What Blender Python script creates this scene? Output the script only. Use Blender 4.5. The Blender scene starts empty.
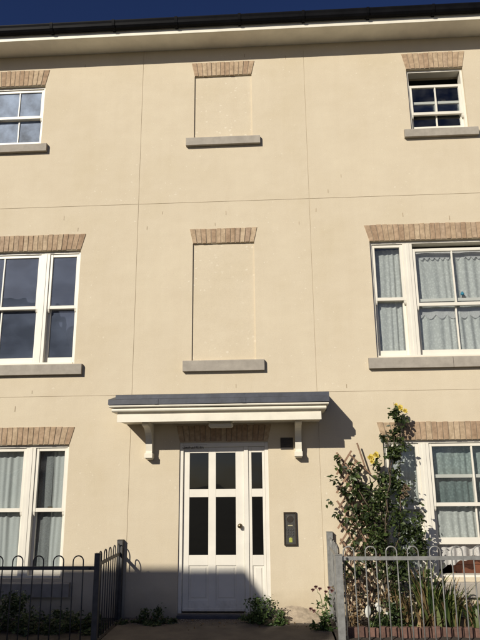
import bpy, bmesh, math, random
import numpy as np
from mathutils import Vector, Matrix

random.seed(7)
rng = np.random.default_rng(11)
S = bpy.context.scene
COL = S.collection

# ------------------------------------------------------------------ camera
# fitted from the facade's lines: wall plane is y = 0, z = 0 at the door threshold, metres
F_PX, TILT, YAW, ROLL = 620.0, math.radians(14.7057), math.radians(3.1082), math.radians(-0.541)
DIST, EYE = 8.561, 1.615
CX = -0.70                                       # symmetry axis of the facade
_cy, _sy = math.cos(YAW), math.sin(YAW)
_ct, _st = math.cos(TILT), math.sin(TILT)
_cr, _sr = math.cos(ROLL), math.sin(ROLL)
_M0 = Vector((_cy, _sy, 0))
_F0 = Vector((-_sy, _cy, 0))
FWD = _ct * _F0 + Vector((0, 0, _st))
_U0 = -_st * _F0 + Vector((0, 0, _ct))
RIGHT = _cr * _M0 + _sr * _U0
UP = -_sr * _M0 + _cr * _U0
CAM = Vector((0, -DIST, EYE))

def W(u, v, out=0.0):
    """pixel of the 480x640 photograph -> point on the plane 'out' metres in front of the wall"""
    d = RIGHT * ((u - 240) / F_PX) + UP * ((320 - v) / F_PX) + FWD
    return CAM + d * ((DIST - out) / d.y)

cam = bpy.data.cameras.new('camera')
cam.sensor_fit = 'VERTICAL'
cam.sensor_height = 24.0
cam.lens = F_PX / 640.0 * 24.0
cam.clip_start = 0.05
cam.clip_end = 2000
camo = bpy.data.objects.new('camera', cam)
COL.objects.link(camo)
camo.matrix_world = Matrix(((RIGHT.x, UP.x, -FWD.x, CAM.x), (RIGHT.y, UP.y, -FWD.y, CAM.y),
                            (RIGHT.z, UP.z, -FWD.z, CAM.z), (0, 0, 0, 1)))
S.camera = camo

# ------------------------------------------------------------------ sky, sun, exposure
KX, KZ = 0.61, 0.60                              # shadow shift per metre of projection
SUN_DIR = Vector((KX, 1.0, -KZ)).normalized()
world = bpy.data.worlds.new('World')
S.world = world
world.use_nodes = True
wn = world.node_tree.nodes
wl = world.node_tree.links
bg = wn['Background']
sky = wn.new('ShaderNodeTexSky')
sky.sky_type = 'NISHITA'
sky.sun_disc = False
sky.sun_elevation = math.asin(-SUN_DIR.z)
sky.sun_rotation = math.atan2(-SUN_DIR.x, -SUN_DIR.y)
sky.altitude = 50
sky.air_density = 0.6
sky.dust_density = 1.0
sky.ozone_density = 4.0
hsv = wn.new('ShaderNodeHueSaturation')
hsv.inputs['Hue'].default_value = 0.515
hsv.inputs['Saturation'].default_value = 1.12
hsv.inputs['Value'].default_value = 1.1
wl.new(sky.outputs[0], hsv.inputs['Color'])
wl.new(hsv.outputs[0], bg.inputs[0])
bg.inputs[1].default_value = 0.05
sun = bpy.data.lights.new('sun', 'SUN')
sun.energy = 5.0
sun.angle = math.radians(0.40)
sun.color = (1.0, 0.94, 0.83)
suno = bpy.data.objects.new('sun', sun)
COL.objects.link(suno)
suno.rotation_euler = SUN_DIR.to_track_quat('-Z', 'Y').to_euler()
suno.location = (-12, -20, 14)
S.view_settings.view_transform = 'Standard'
S.view_settings.look = 'None'
S.view_settings.gamma = 1
S.view_settings.use_curve_mapping = False
S.view_settings.exposure = -0.03

# ------------------------------------------------------------------ materials
def nodes(name):
    m = bpy.data.materials.new(name)
    m.use_nodes = True
    nt = m.node_tree
    return m, nt, nt.nodes['Principled BSDF'], nt.nodes['Material Output']

def tex(nt, kind, scale, **kw):
    n = nt.nodes.new('ShaderNodeTex' + kind)
    n.inputs['Scale'].default_value = scale
    for k, v in kw.items():
        n.inputs[k].default_value = v
    return n

def ramp(nt, src, stops):
    r = nt.nodes.new('ShaderNodeValToRGB')
    e = r.color_ramp.elements
    while len(e) < len(stops):
        e.new(0.5)
    for i, (p, c) in enumerate(stops):
        e[i].position = p
        e[i].color = (*c, 1) if len(c) == 3 else c
    nt.links.new(src, r.inputs[0])
    return r

def mixc(nt, fac, a, b, mode='MIX'):
    n = nt.nodes.new('ShaderNodeMix')
    n.data_type = 'RGBA'
    n.blend_type = mode
    for sock, val in ((n.inputs[0], fac), (n.inputs[6], a), (n.inputs[7], b)):
        if hasattr(val, 'is_linked') or hasattr(val, 'links'):
            nt.links.new(val, sock)
        elif isinstance(val, (int, float)):
            sock.default_value = val
        else:
            sock.default_value = (*val, 1)
    return n.outputs[2]

def geo(nt):
    return nt.nodes.new('ShaderNodeNewGeometry').outputs['Position']

def mapping(nt, vec, scale=(1, 1, 1)):
    m = nt.nodes.new('ShaderNodeMapping')
    m.inputs['Scale'].default_value = scale
    nt.links.new(vec, m.inputs[0])
    return m.outputs[0]

def bump(nt, bsdf, h, strength=0.2, dist=0.01):
    b = nt.nodes.new('ShaderNodeBump')
    b.inputs['Strength'].default_value = strength
    b.inputs['Distance'].default_value = dist
    nt.links.new(h, b.inputs['Height'])
    nt.links.new(b.outputs[0], bsdf.inputs['Normal'])

def simple(name, col, rough=0.6, metal=0.0, var=0.12, scale=8.0, bmp=0.0, bscale=120.0, objvar=0.0, spec=None):
    m, nt, b, out = nodes(name)
    p = geo(nt)
    n = tex(nt, 'Noise', scale, Detail=6.0, Roughness=0.6)
    nt.links.new(p, n.inputs['Vector'])
    lo = tuple(c * (1 - var) for c in col)
    hi = tuple(min(1, c * (1 + var)) for c in col)
    r = ramp(nt, n.outputs['Fac'], [(0.3, lo), (0.7, hi)])
    c = r.outputs[0]
    if objvar:
        oi = nt.nodes.new('ShaderNodeObjectInfo')
        mr = nt.nodes.new('ShaderNodeMapRange')
        mr.inputs[3].default_value = 1 - objvar
        mr.inputs[4].default_value = 1 + objvar
        nt.links.new(oi.outputs['Random'], mr.inputs[0])
        hs = nt.nodes.new('ShaderNodeHueSaturation')
        nt.links.new(mr.outputs[0], hs.inputs['Value'])
        nt.links.new(c, hs.inputs['Color'])
        c = hs.outputs[0]
    nt.links.new(c, b.inputs['Base Color'])
    b.inputs['Roughness'].default_value = rough
    b.inputs['Metallic'].default_value = metal
    if spec is not None:
        b.inputs['Specular IOR Level'].default_value = spec
    if bmp:
        n2 = tex(nt, 'Noise', bscale, Detail=4.0)
        nt.links.new(p, n2.inputs['Vector'])
        bump(nt, b, n2.outputs['Fac'], bmp, 0.004)
    return m

def render_mat():
    """cream painted render: blotches, drips, pale specks, damp foot, fine grain"""
    m, nt, b, out = nodes('cream_render')
    p = geo(nt)
    base = (0.602, 0.520, 0.384)
    n1 = tex(nt, 'Noise', 0.9, Detail=7.0, Roughness=0.62)
    nt.links.new(p, n1.inputs['Vector'])
    r1 = ramp(nt, n1.outputs['Fac'], [(0.28, (0.572, 0.489, 0.348)), (0.5, base), (0.74, (0.636, 0.554, 0.409))])
    # rain streaks: stretched in z
    n2 = tex(nt, 'Noise', 1.0, Detail=5.0, Roughness=0.55)
    nt.links.new(mapping(nt, p, (7.0, 7.0, 0.55)), n2.inputs['Vector'])
    r2 = ramp(nt, n2.outputs['Fac'], [(0.33, (0.980, 0.974, 0.966)), (0.58, (1, 1, 1))])
    c = mixc(nt, 0.8, r1.outputs[0], r2.outputs[0], 'MULTIPLY')
    # trowel marks, sideways
    n5 = tex(nt, 'Noise', 1.0, Detail=6.0, Roughness=0.7)
    nt.links.new(mapping(nt, p, (2.2, 2.2, 6.5)), n5.inputs['Vector'])
    r5 = ramp(nt, n5.outputs['Fac'], [(0.38, (0.985, 0.98, 0.975)), (0.62, (1.012, 1.012, 1.015))])
    c = mixc(nt, 0.9, c, r5.outputs[0], 'MULTIPLY')
    n9 = tex(nt, 'Noise', 75.0, Detail=5.0, Roughness=0.75)
    nt.links.new(p, n9.inputs['Vector'])
    r9 = ramp(nt, n9.outputs['Fac'], [(0.3, (0.90, 0.895, 0.88)), (0.7, (1.06, 1.06, 1.065))])
    c = mixc(nt, 0.85, c, r9.outputs[0], 'MULTIPLY')
    # pale specks and flakes, only in patches
    v = tex(nt, 'Voronoi', 13.0, Randomness=1.0)
    n6 = tex(nt, 'Noise', 30.0, Detail=3.0)
    nt.links.new(p, n6.inputs['Vector'])
    warp = mixc(nt, 0.05, p, n6.outputs['Color'], 'ADD')
    nt.links.new(mapping(nt, warp, (1.0, 1.0, 1.25)), v.inputs['Vector'])
    lo = nt.nodes.new('ShaderNodeMath'); lo.operation = 'LESS_THAN'; lo.inputs[1].default_value = 0.15
    cut = nt.nodes.new('ShaderNodeSeparateColor')
    nt.links.new(v.outputs['Color'], cut.inputs[0])
    th_ = nt.nodes.new('ShaderNodeMath'); th_.operation = 'MULTIPLY'; th_.inputs[1].default_value = 0.33
    nt.links.new(cut.outputs[1], th_.inputs[0])
    nt.links.new(v.outputs['Distance'], lo.inputs[0]); nt.links.new(th_.outputs[0], lo.inputs[1])
    gt = nt.nodes.new('ShaderNodeMath'); gt.operation = 'GREATER_THAN'; gt.inputs[1].default_value = 0.5
    nt.links.new(cut.outputs[0], gt.inputs[0])
    n7 = tex(nt, 'Noise', 0.7, Detail=3.0)
    nt.links.new(p, n7.inputs['Vector'])
    r7 = ramp(nt, n7.outputs['Fac'], [(0.42, (0, 0, 0)), (0.55, (1, 1, 1))])
    mu = nt.nodes.new('ShaderNodeMath'); mu.operation = 'MULTIPLY'
    nt.links.new(lo.outputs[0], mu.inputs[0]); nt.links.new(gt.outputs[0], mu.inputs[1])
    mu2 = nt.nodes.new('ShaderNodeMath'); mu2.operation = 'MULTIPLY'
    nt.links.new(mu.outputs[0], mu2.inputs[0]); nt.links.new(r7.outputs[0], mu2.inputs[1])
    mu3 = nt.nodes.new('ShaderNodeMath'); mu3.operation = 'MULTIPLY'; mu3.inputs[1].default_value = 0.38
    nt.links.new(mu2.outputs[0], mu3.inputs[0])
    c = mixc(nt, mu3.outputs[0], c, (0.82, 0.76, 0.63))
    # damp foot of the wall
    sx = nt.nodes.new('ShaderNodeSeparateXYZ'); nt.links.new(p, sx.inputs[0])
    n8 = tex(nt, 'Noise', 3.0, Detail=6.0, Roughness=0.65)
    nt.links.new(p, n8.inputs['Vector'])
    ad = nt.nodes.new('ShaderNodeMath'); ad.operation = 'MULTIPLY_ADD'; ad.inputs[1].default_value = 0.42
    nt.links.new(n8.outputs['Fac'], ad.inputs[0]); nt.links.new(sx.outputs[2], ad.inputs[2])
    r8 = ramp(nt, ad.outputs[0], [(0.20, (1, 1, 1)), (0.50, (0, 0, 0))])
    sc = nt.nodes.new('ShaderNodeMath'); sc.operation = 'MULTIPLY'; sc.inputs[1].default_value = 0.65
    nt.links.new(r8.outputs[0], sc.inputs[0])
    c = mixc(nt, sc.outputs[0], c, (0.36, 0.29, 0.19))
    nt.links.new(c, b.inputs['Base Color'])
    b.inputs['Roughness'].default_value = 0.88
    b.inputs['Specular IOR Level'].default_value = 0.25
    g = tex(nt, 'Noise', 160.0, Detail=4.0, Roughness=0.7)
    nt.links.new(p, g.inputs['Vector'])
    g2 = tex(nt, 'Noise', 7.0, Detail=5.0)
    nt.links.new(p, g2.inputs['Vector'])
    mm = nt.nodes.new('ShaderNodeMath'); mm.operation = 'MULTIPLY_ADD'; mm.inputs[1].default_value = 2.2
    nt.links.new(g2.outputs['Fac'], mm.inputs[0]); nt.links.new(g.outputs['Fac'], mm.inputs[2])
    bump(nt, b, mm.outputs[0], 0.32, 0.006)
    return m

def brick_mat():
    m, nt, b, out = nodes('buff_brick')
    p = geo(nt)
    oi = nt.nodes.new('ShaderNodeObjectInfo')
    r0 = ramp(nt, oi.outputs['Random'], [(0.0, (0.35, 0.24, 0.152)), (0.3, (0.415, 0.295, 0.19)),
                                         (0.6, (0.45, 0.335, 0.217)), (0.85, (0.50, 0.385, 0.255)), (1.0, (0.39, 0.28, 0.19))])
    n = tex(nt, 'Noise', 14.0, Detail=8.0, Roughness=0.7)
    nt.links.new(p, n.inputs['Vector'])
    r = ramp(nt, n.outputs['Fac'], [(0.3, (0.60, 0.57, 0.53)), (0.62, (1.08, 1.08, 1.08))])
    c = mixc(nt, 1.0, r0.outputs[0], r.outputs[0], 'MULTIPLY')
    nt.links.new(c, b.inputs['Base Color'])
    b.inputs['Roughness'].default_value = 0.9
    n2 = tex(nt, 'Noise', 90.0, Detail=5.0)
    nt.links.new(p, n2.inputs['Vector'])
    bump(nt, b, n2.outputs['Fac'], 0.5, 0.004)
    return m

def glass_mat(name, tint=(1, 1, 1), wob=0.012, dirt=0.03, dcol=(0.5, 0.5, 0.48), dscale=5.0, dmin=0.0):
    m, nt, b, out = nodes(name)
    nt.nodes.remove(b)
    tr = nt.nodes.new('ShaderNodeBsdfTransparent'); tr.inputs[0].default_value = (*tint, 1)
    gl = nt.nodes.new('ShaderNodeBsdfGlossy'); gl.inputs['Roughness'].default_value = 0.015
    # Schlick's Fresnel, the same for both faces of the thin pane
    gg = nt.nodes.new('ShaderNodeNewGeometry')
    dt_ = nt.nodes.new('ShaderNodeVectorMath'); dt_.operation = 'DOT_PRODUCT'
    nt.links.new(gg.outputs['Incoming'], dt_.inputs[0]); nt.links.new(gg.outputs['Normal'], dt_.inputs[1])
    ab = nt.nodes.new('ShaderNodeMath'); ab.operation = 'ABSOLUTE'; nt.links.new(dt_.outputs['Value'], ab.inputs[0])
    om = nt.nodes.new('ShaderNodeMath'); om.operation = 'SUBTRACT'; om.inputs[0].default_value = 1.0; nt.links.new(ab.outputs[0], om.inputs[1])
    pw = nt.nodes.new('ShaderNodeMath'); pw.operation = 'POWER'; pw.inputs[1].default_value = 5.0; nt.links.new(om.outputs[0], pw.inputs[0])
    fr = nt.nodes.new('ShaderNodeMath'); fr.operation = 'MULTIPLY_ADD'; fr.inputs[1].default_value = 0.957; fr.inputs[2].default_value = 0.043
    nt.links.new(pw.outputs[0], fr.inputs[0])
    p = geo(nt)
    n = tex(nt, 'Noise', 1.6, Detail=2.0)
    nt.links.new(p, n.inputs['Vector'])
    bp = nt.nodes.new('ShaderNodeBump'); bp.inputs['Strength'].default_value = 1.0; bp.inputs['Distance'].default_value = wob
    nt.links.new(n.outputs['Fac'], bp.inputs['Height'])
    nt.links.new(bp.outputs[0], gl.inputs['Normal'])
    dbl = nt.nodes.new('ShaderNodeMath'); dbl.operation = 'MULTIPLY'; dbl.inputs[1].default_value = 1.5; dbl.use_clamp = True
    nt.links.new(fr.outputs[0], dbl.inputs[0])
    mx = nt.nodes.new('ShaderNodeMixShader')
    nt.links.new(dbl.outputs[0], mx.inputs[0]); nt.links.new(tr.outputs[0], mx.inputs[1]); nt.links.new(gl.outputs[0], mx.inputs[2])
    df = nt.nodes.new('ShaderNodeBsdfDiffuse'); df.inputs[0].default_value = (*dcol, 1)  # diffuse film: thin dirt on clear panes, painted sky sheen on bluish ones
    n2 = tex(nt, 'Noise', dscale, Detail=5.0, Roughness=0.55)
    nt.links.new(mapping(nt, p, (1, 1, 1.6)), n2.inputs['Vector'])
    r = ramp(nt, n2.outputs['Fac'], [(0.4, (dmin,) * 3), (0.8, (dirt * 2.5,) * 3)])
    mx2 = nt.nodes.new('ShaderNodeMixShader')
    nt.links.new(r.outputs[0], mx2.inputs[0]); nt.links.new(mx.outputs[0], mx2.inputs[1]); nt.links.new(df.outputs[0], mx2.inputs[2])
    nt.links.new(mx2.outputs[0], out.inputs[0])
    return m

def curtain_mat(name, col, holes=0.35, pattern=26.0, trans=0.5):
    """thin net: part of each thread gap lets light through, woven motif makes denser spots"""
    m, nt, b, out = nodes(name)
    nt.nodes.remove(b)
    p = geo(nt)
    df = nt.nodes.new('ShaderNodeBsdfDiffuse'); df.inputs[0].default_value = (*col, 1)
    tl = nt.nodes.new('ShaderNodeBsdfTranslucent'); tl.inputs[0].default_value = (*col, 1)
    tp = nt.nodes.new('ShaderNodeBsdfTransparent')
    mx = nt.nodes.new('ShaderNodeMixShader'); mx.inputs[0].default_value = trans
    nt.links.new(df.outputs[0], mx.inputs[1]); nt.links.new(tl.outputs[0], mx.inputs[2])
    v = tex(nt, 'Voronoi', pattern * 1.5, Randomness=0.95)
    nt.links.new(mapping(nt, p, (1, 0.3, 0.8)), v.inputs['Vector'])
    r = ramp(nt, v.outputs['Distance'], [(0.2, (holes * 0.5,) * 3), (0.6, (holes * 1.35,) * 3)])
    mx2 = nt.nodes.new('ShaderNodeMixShader')
    nt.links.new(r.outputs[0], mx2.inputs[0]); nt.links.new(mx.outputs[0], mx2.inputs[1]); nt.links.new(tp.outputs[0], mx2.inputs[2])
    nt.links.new(mx2.outputs[0], out.inputs[0])
    return m

def leaf_mat(name, lo, hi, rough=0.45, spec=0.4):
    m, nt, b, out = nodes(name)
    g = nt.nodes.new('ShaderNodeNewGeometry')
    r = ramp(nt, g.outputs['Random Per Island'], [(0.0, lo), (0.75, hi), (1.0, tuple(c * 1.5 for c in hi))])
    nt.links.new(r.outputs[0], b.inputs['Base Color'])
    b.inputs['Roughness'].default_value = rough
    b.inputs['Specular IOR Level'].default_value = spec
    tl = nt.nodes.new('ShaderNodeBsdfTranslucent')
    nt.links.new(r.outputs[0], tl.inputs[0])
    ad = nt.nodes.new('ShaderNodeMixShader'); ad.inputs[0].default_value = 0.25
    nt.links.new(b.outputs[0], ad.inputs[1]); nt.links.new(tl.outputs[0], ad.inputs[2])
    nt.links.new(ad.outputs[0], out.inputs[0])
    return m

def house_brick_mat():
    m, nt, b, out = nodes('red_house_brick')
    p = geo(nt)
    t = nt.nodes.new('ShaderNodeTexBrick')
    t.inputs['Scale'].default_value = 4.4
    t.inputs['Color1'].default_value = (0.30, 0.13, 0.08, 1)
    t.inputs['Color2'].default_value = (0.24, 0.11, 0.07, 1)
    t.inputs['Mortar'].default_value = (0.40, 0.36, 0.30, 1)
    nt.links.new(mapping(nt, p, (1, 1, 1)), t.inputs['Vector'])
    cmb = nt.nodes.new('ShaderNodeCombineXYZ'); sp = nt.nodes.new('ShaderNodeSeparateXYZ')
    nt.links.new(p, sp.inputs[0])
    ad = nt.nodes.new('ShaderNodeMath'); nt.links.new(sp.outputs[0], ad.inputs[0]); nt.links.new(sp.outputs[1], ad.inputs[1])
    nt.links.new(ad.outputs[0], cmb.inputs[0]); nt.links.new(sp.outputs[2], cmb.inputs[1])
    nt.links.new(cmb.outputs[0], t.inputs['Vector'])
    nt.links.new(t.outputs[0], b.inputs['Base Color'])
    b.inputs['Roughness'].default_value = 0.9
    return m

MAT = dict(
    render=render_mat(), brick=brick_mat(),
    mortar=simple('pale_mortar', (0.26, 0.20, 0.138), 0.95, var=0.2, scale=20),
    stone=simple('cast_stone_sill', (0.33, 0.295, 0.245), 0.85, var=0.14, scale=9, bmp=0.4, bscale=90),
    white=simple('white_window_paint', (0.72, 0.68, 0.585), 0.42, var=0.05, scale=3.5, bmp=0.06, bscale=30),
    doorwhite=simple('white_door_paint', (0.72, 0.68, 0.59), 0.5, var=0.06, scale=4.0, bmp=0.08, bscale=40),
    trim=simple('cream_trim_paint', (0.73, 0.68, 0.56), 0.5, var=0.08, scale=5.0, bmp=0.1, bscale=40),
    soffit=simple('soffit_paint', (0.80, 0.76, 0.65), 0.6, var=0.12, scale=2.5, bmp=0.05),
    lead=simple('sheet_lead', (0.052, 0.056, 0.070), 0.5, metal=0.0, var=0.3, scale=6, bmp=0.3, bscale=25),
    gutter=simple('black_plastic', (0.006, 0.006, 0.007), 0.45, var=0.3, scale=5, spec=0.06),
    glass=glass_mat('window_glass', (0.92, 0.94, 0.95), 0.010, 0.010),
    sky_sheen=glass_mat('sky_sheen_glass', (0.90, 0.93, 0.96), 0.010, 0.060, (0.40, 0.47, 0.64), 1.4, 0.06),  # reflected sky painted into the panes as a bluish diffuse film
    doorglass=glass_mat('door_glass', (0.3, 0.3, 0.3), 0.004, 0.0),
    mottled=simple('mottled_pane', (0.155, 0.195, 0.265), 0.5, var=0.65, scale=3.0, spec=0.15),  # opaque blue-grey pane with noise mottling
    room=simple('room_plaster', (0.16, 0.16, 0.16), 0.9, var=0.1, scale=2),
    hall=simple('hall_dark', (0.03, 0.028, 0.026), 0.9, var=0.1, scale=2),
    net=curtain_mat('white_net', (0.70, 0.70, 0.635), 0.20, 26, 0.08),
    voile=curtain_mat('white_voile', (0.62, 0.63, 0.585), 0.10, 60, 0.08),
    sheer=curtain_mat('thin_net', (0.36, 0.37, 0.35), 0.26, 60, 0.1),
    lace=curtain_mat('white_lace', (0.72, 0.70, 0.66), 0.2, 42, 0.2),
    green=curtain_mat('green_tinted_net', (0.42, 0.48, 0.43), 0.28, 24, 0.1),
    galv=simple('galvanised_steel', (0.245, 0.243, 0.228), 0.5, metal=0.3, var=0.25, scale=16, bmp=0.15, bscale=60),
    shade_steel=simple('shade_darkened_steel', (0.075, 0.073, 0.070), 0.55, metal=0.2, var=0.25, scale=14),  # same railing steel as galv, with the shade darkened into its colour
    brass=simple('dull_brass', (0.20, 0.155, 0.09), 0.35, metal=0.9, var=0.15, scale=30),
    chrome=simple('worn_chrome', (0.32, 0.31, 0.29), 0.3, metal=1.0, var=0.1, scale=30),
    bronze=simple('dark_bronze_frame', (0.052, 0.038, 0.026), 0.4, metal=0.4, var=0.25, scale=30),
    plate=simple('grey_speaker_plate', (0.085, 0.08, 0.07), 0.42, metal=0.5, var=0.25, scale=40),
    sticker=simple('yellow_green_sticker', (0.36, 0.38, 0.07), 0.5, var=0.2, scale=60),
    paper=simple('name_card', (0.42, 0.37, 0.22), 0.6, var=0.1, scale=60),
    darkvent=simple('dark_vent', (0.045, 0.038, 0.032), 0.7, var=0.2, scale=30),
    lampglass=simple('lamp_diffuser', (0.62, 0.58, 0.48), 0.4, var=0.06, scale=8),
    ink=simple('faded_black_lettering', (0.11, 0.10, 0.09), 0.6, var=0.1),
    step=simple('slate_step', (0.055, 0.058, 0.07), 0.7, var=0.25, scale=12, bmp=0.3),
    wood=simple('weathered_trellis', (0.235, 0.145, 0.09), 0.8, var=0.25, scale=22, objvar=0.2),
    cabinet=simple('reddish_wood', (0.15, 0.055, 0.028), 0.45, var=0.3, scale=9),
    bark=simple('rose_cane', (0.085, 0.06, 0.035), 0.8, var=0.3, scale=30),
    greenstem=simple('green_stem', (0.09, 0.12, 0.035), 0.6, var=0.25, scale=30),
    rose=leaf_mat('rose_leaf', (0.012, 0.023, 0.006), (0.055, 0.078, 0.021)),
    bush=leaf_mat('bush_leaf', (0.022, 0.045, 0.012), (0.075, 0.12, 0.03)),
    shade=leaf_mat('ground_cover_leaf', (0.02, 0.035, 0.012), (0.06, 0.09, 0.028)),
    strap=leaf_mat('strap_leaf', (0.07, 0.095, 0.025), (0.21, 0.23, 0.075)),
    dead=leaf_mat('dry_leaf', (0.12, 0.078, 0.038), (0.25, 0.17, 0.085), 0.7, 0.2),
    yellow=leaf_mat('yellow_petal', (0.74, 0.58, 0.08), (0.80, 0.68, 0.22), 0.5, 0.2),
    whitepet=leaf_mat('white_petal', (0.62, 0.62, 0.56), (0.72, 0.72, 0.66), 0.5, 0.2),
    faded=leaf_mat('faded_petal', (0.12, 0.085, 0.055), (0.22, 0.165, 0.11), 0.7, 0.2),
    pink=leaf_mat('dusky_pink_petal', (0.13, 0.06, 0.058), (0.22, 0.11, 0.10), 0.6, 0.2),
    soil=simple('bed_soil', (0.042, 0.032, 0.023), 0.95, var=0.35, scale=14, bmp=1.0, bscale=45),
    path=simple('worn_path_concrete', (0.115, 0.095, 0.073), 0.92, var=0.28, scale=5, bmp=0.8, bscale=70),
    ground=simple('earth', (0.09, 0.085, 0.06), 0.95, var=0.25, scale=0.6, bmp=0.5, bscale=20),
    asphalt=simple('asphalt', (0.055, 0.054, 0.053), 0.9, var=0.25, scale=6, bmp=0.6, bscale=150),
    slab=simple('paving_concrete', (0.16, 0.15, 0.135), 0.9, var=0.18, scale=4, bmp=0.4, bscale=80),
    edging=simple('red_edging_brick', (0.125, 0.068, 0.05), 0.9, var=0.3, scale=22, bmp=0.5, bscale=70, objvar=0.3),
    tile=simple('dark_roof_tile', (0.06, 0.045, 0.04), 0.85, var=0.3, scale=7, objvar=0.2),
    housebrick=house_brick_mat(),
    sand=simple('sandy_grit', (0.38, 0.31, 0.225), 0.95, var=0.3, scale=16, bmp=1.0, bscale=80),
    pebble=simple('gravel', (0.33, 0.27, 0.20), 0.9, var=0.35, scale=25),
    teal=simple('teal_glaze', (0.02, 0.24, 0.34), 0.25, var=0.2, scale=30),
    dial=simple('black_rubber', (0.02, 0.02, 0.02), 0.6, var=0.1),
)

def grime(m, top=0.45, col=(0.33, 0.28, 0.21), amount=0.5):
    """splash dirt that gathers towards the foot of a painted door"""
    nt = m.node_tree
    b = nt.nodes['Principled BSDF']
    src = b.inputs['Base Color'].links[0].from_socket
    p = geo(nt)
    sp = nt.nodes.new('ShaderNodeSeparateXYZ'); nt.links.new(p, sp.inputs[0])
    n = tex(nt, 'Noise', 9.0, Detail=7.0, Roughness=0.7)
    nt.links.new(p, n.inputs['Vector'])
    a = nt.nodes.new('ShaderNodeMath'); a.operation = 'MULTIPLY_ADD'; a.inputs[1].default_value = 0.6
    nt.links.new(n.outputs['Fac'], a.inputs[0]); nt.links.new(sp.outputs[2], a.inputs[2])
    r = ramp(nt, a.outputs[0], [(0.22, (amount,) * 3), (top, (0, 0, 0))])
    n2 = tex(nt, 'Noise', 22.0, Detail=6.0, Roughness=0.75)
    nt.links.new(p, n2.inputs['Vector'])
    r2 = ramp(nt, n2.outputs['Fac'], [(0.62, (0, 0, 0)), (0.78, (0.22,) * 3)])
    ad = nt.nodes.new('ShaderNodeMath'); ad.use_clamp = True
    nt.links.new(r.outputs[0], ad.inputs[0]); nt.links.new(r2.outputs[0], ad.inputs[1])
    nt.links.new(mixc(nt, ad.outputs[0], src, col), b.inputs['Base Color'])
grime(MAT['doorwhite'])
grime(MAT['stone'], 0.23, (0.16, 0.14, 0.11), 0.3)
grime(MAT['trim'], 0.23, (0.34, 0.30, 0.22), 0.3)
grime(MAT['soffit'], 0.23, (0.42, 0.37, 0.27), 0.3)

# ------------------------------------------------------------------ helpers
def link(name, me, mat=None, parent=None, loc=None):
    o = bpy.data.objects.new(name, me)
    COL.objects.link(o)
    if mat is not None and me is not None and not me.materials:
        for k in (mat if isinstance(mat, (list, tuple)) else [mat]):
            me.materials.append(MAT[k])
    if loc is not None:
        o.location = loc
    if parent is not None:
        o.parent = parent
        if loc is None:
            base = wpos(parent)
            o.location = -base
    return o

def wpos(o):
    """world position of an unrotated chain"""
    v = Vector(o.location)
    while o.parent:
        o = o.parent
        v += Vector(o.location)
    return v

def tag(o, label, cat, group=None):
    o['label'] = label
    o['category'] = cat
    if group:
        o['group'] = group
    return o

def kind(o, k):
    o['kind'] = k
    return o

def thing(name, label, cat, loc=(0, 0, 0), group=None):
    o = bpy.data.objects.new(name, None)
    COL.objects.link(o)
    o.empty_display_size = 0.2
    o.location = loc
    return tag(o, label, cat, group)

def from_bm(name, bm, mat, parent=None, smooth=False, loc=None):
    me = bpy.data.meshes.new(name)
    bm.normal_update()
    bm.to_mesh(me)
    bm.free()
    if smooth:
        for p in me.polygons:
            p.use_smooth = True
    return link(name, me, mat, parent, loc)

def bx(bm, x0, x1, y0, y1, z0, z1, bev=0.0, mi=0):
    x0, x1 = min(x0, x1), max(x0, x1); y0, y1 = min(y0, y1), max(y0, y1); z0, z1 = min(z0, z1), max(z0, z1)
    vs = [bm.verts.new(c) for c in ((x0, y0, z0), (x1, y0, z0), (x1, y1, z0), (x0, y1, z0),
                                    (x0, y0, z1), (x1, y0, z1), (x1, y1, z1), (x0, y1, z1))]
    fs = [bm.faces.new([vs[i] for i in q]) for q in ((3, 2, 1, 0), (4, 5, 6, 7), (0, 1, 5, 4), (1, 2, 6, 5), (2, 3, 7, 6), (3, 0, 4, 7))]
    for f in fs:
        f.material_index = mi
    if bev:
        es = list({e for f in fs for e in f.edges})
        bmesh.ops.bevel(bm, geom=es, offset=bev, segments=1, affect='EDGES', clamp_overlap=True)
    return vs

def box(name, mat, parent, x0, x1, y0, y1, z0, z1, bev=0.0):
    bm = bmesh.new()
    bx(bm, x0, x1, y0, y1, z0, z1, bev)
    return from_bm(name, bm, mat, parent)

def extrude_x(bm, prof, x0, x1):
    """closed profile of (y, z) points, extruded along x"""
    a = [bm.verts.new((x0, y, z)) for y, z in prof]
    b = [bm.verts.new((x1, y, z)) for y, z in prof]
    n = len(prof)
    for i in range(n):
        j = (i + 1) % n
        bm.faces.new((a[i], a[j], b[j], b[i]))
    bm.faces.new(a[::-1]); bm.faces.new(b)
    bmesh.ops.recalc_face_normals(bm, faces=bm.faces[:])

def tube(bm, pts, rad, seg=8, taper=None):
    pts = [Vector(p) for p in pts]
    rings = []
    n = len(pts)
    prev = None
    for i, p in enumerate(pts):
        t = (pts[min(i + 1, n - 1)] - pts[max(i - 1, 0)]).normalized()
        if prev is None:
            a = t.orthogonal().normalized()
        else:
            a = (prev - t * prev.dot(t))
            a = a.normalized() if a.length > 1e-6 else t.orthogonal().normalized()
        prev = a
        bvec = t.cross(a)
        r = rad if taper is None else rad + (taper - rad) * i / max(1, n - 1)
        rings.append([bm.verts.new(p + r * (math.cos(k / seg * math.tau) * a + math.sin(k / seg * math.tau) * bvec)) for k in range(seg)])
    for i in range(n - 1):
        for k in range(seg):
            bm.faces.new((rings[i][k], rings[i][(k + 1) % seg], rings[i + 1][(k + 1) % seg], rings[i + 1][k]))
    bm.faces.new(rings[0][::-1]); bm.faces.new(rings[-1])

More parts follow.
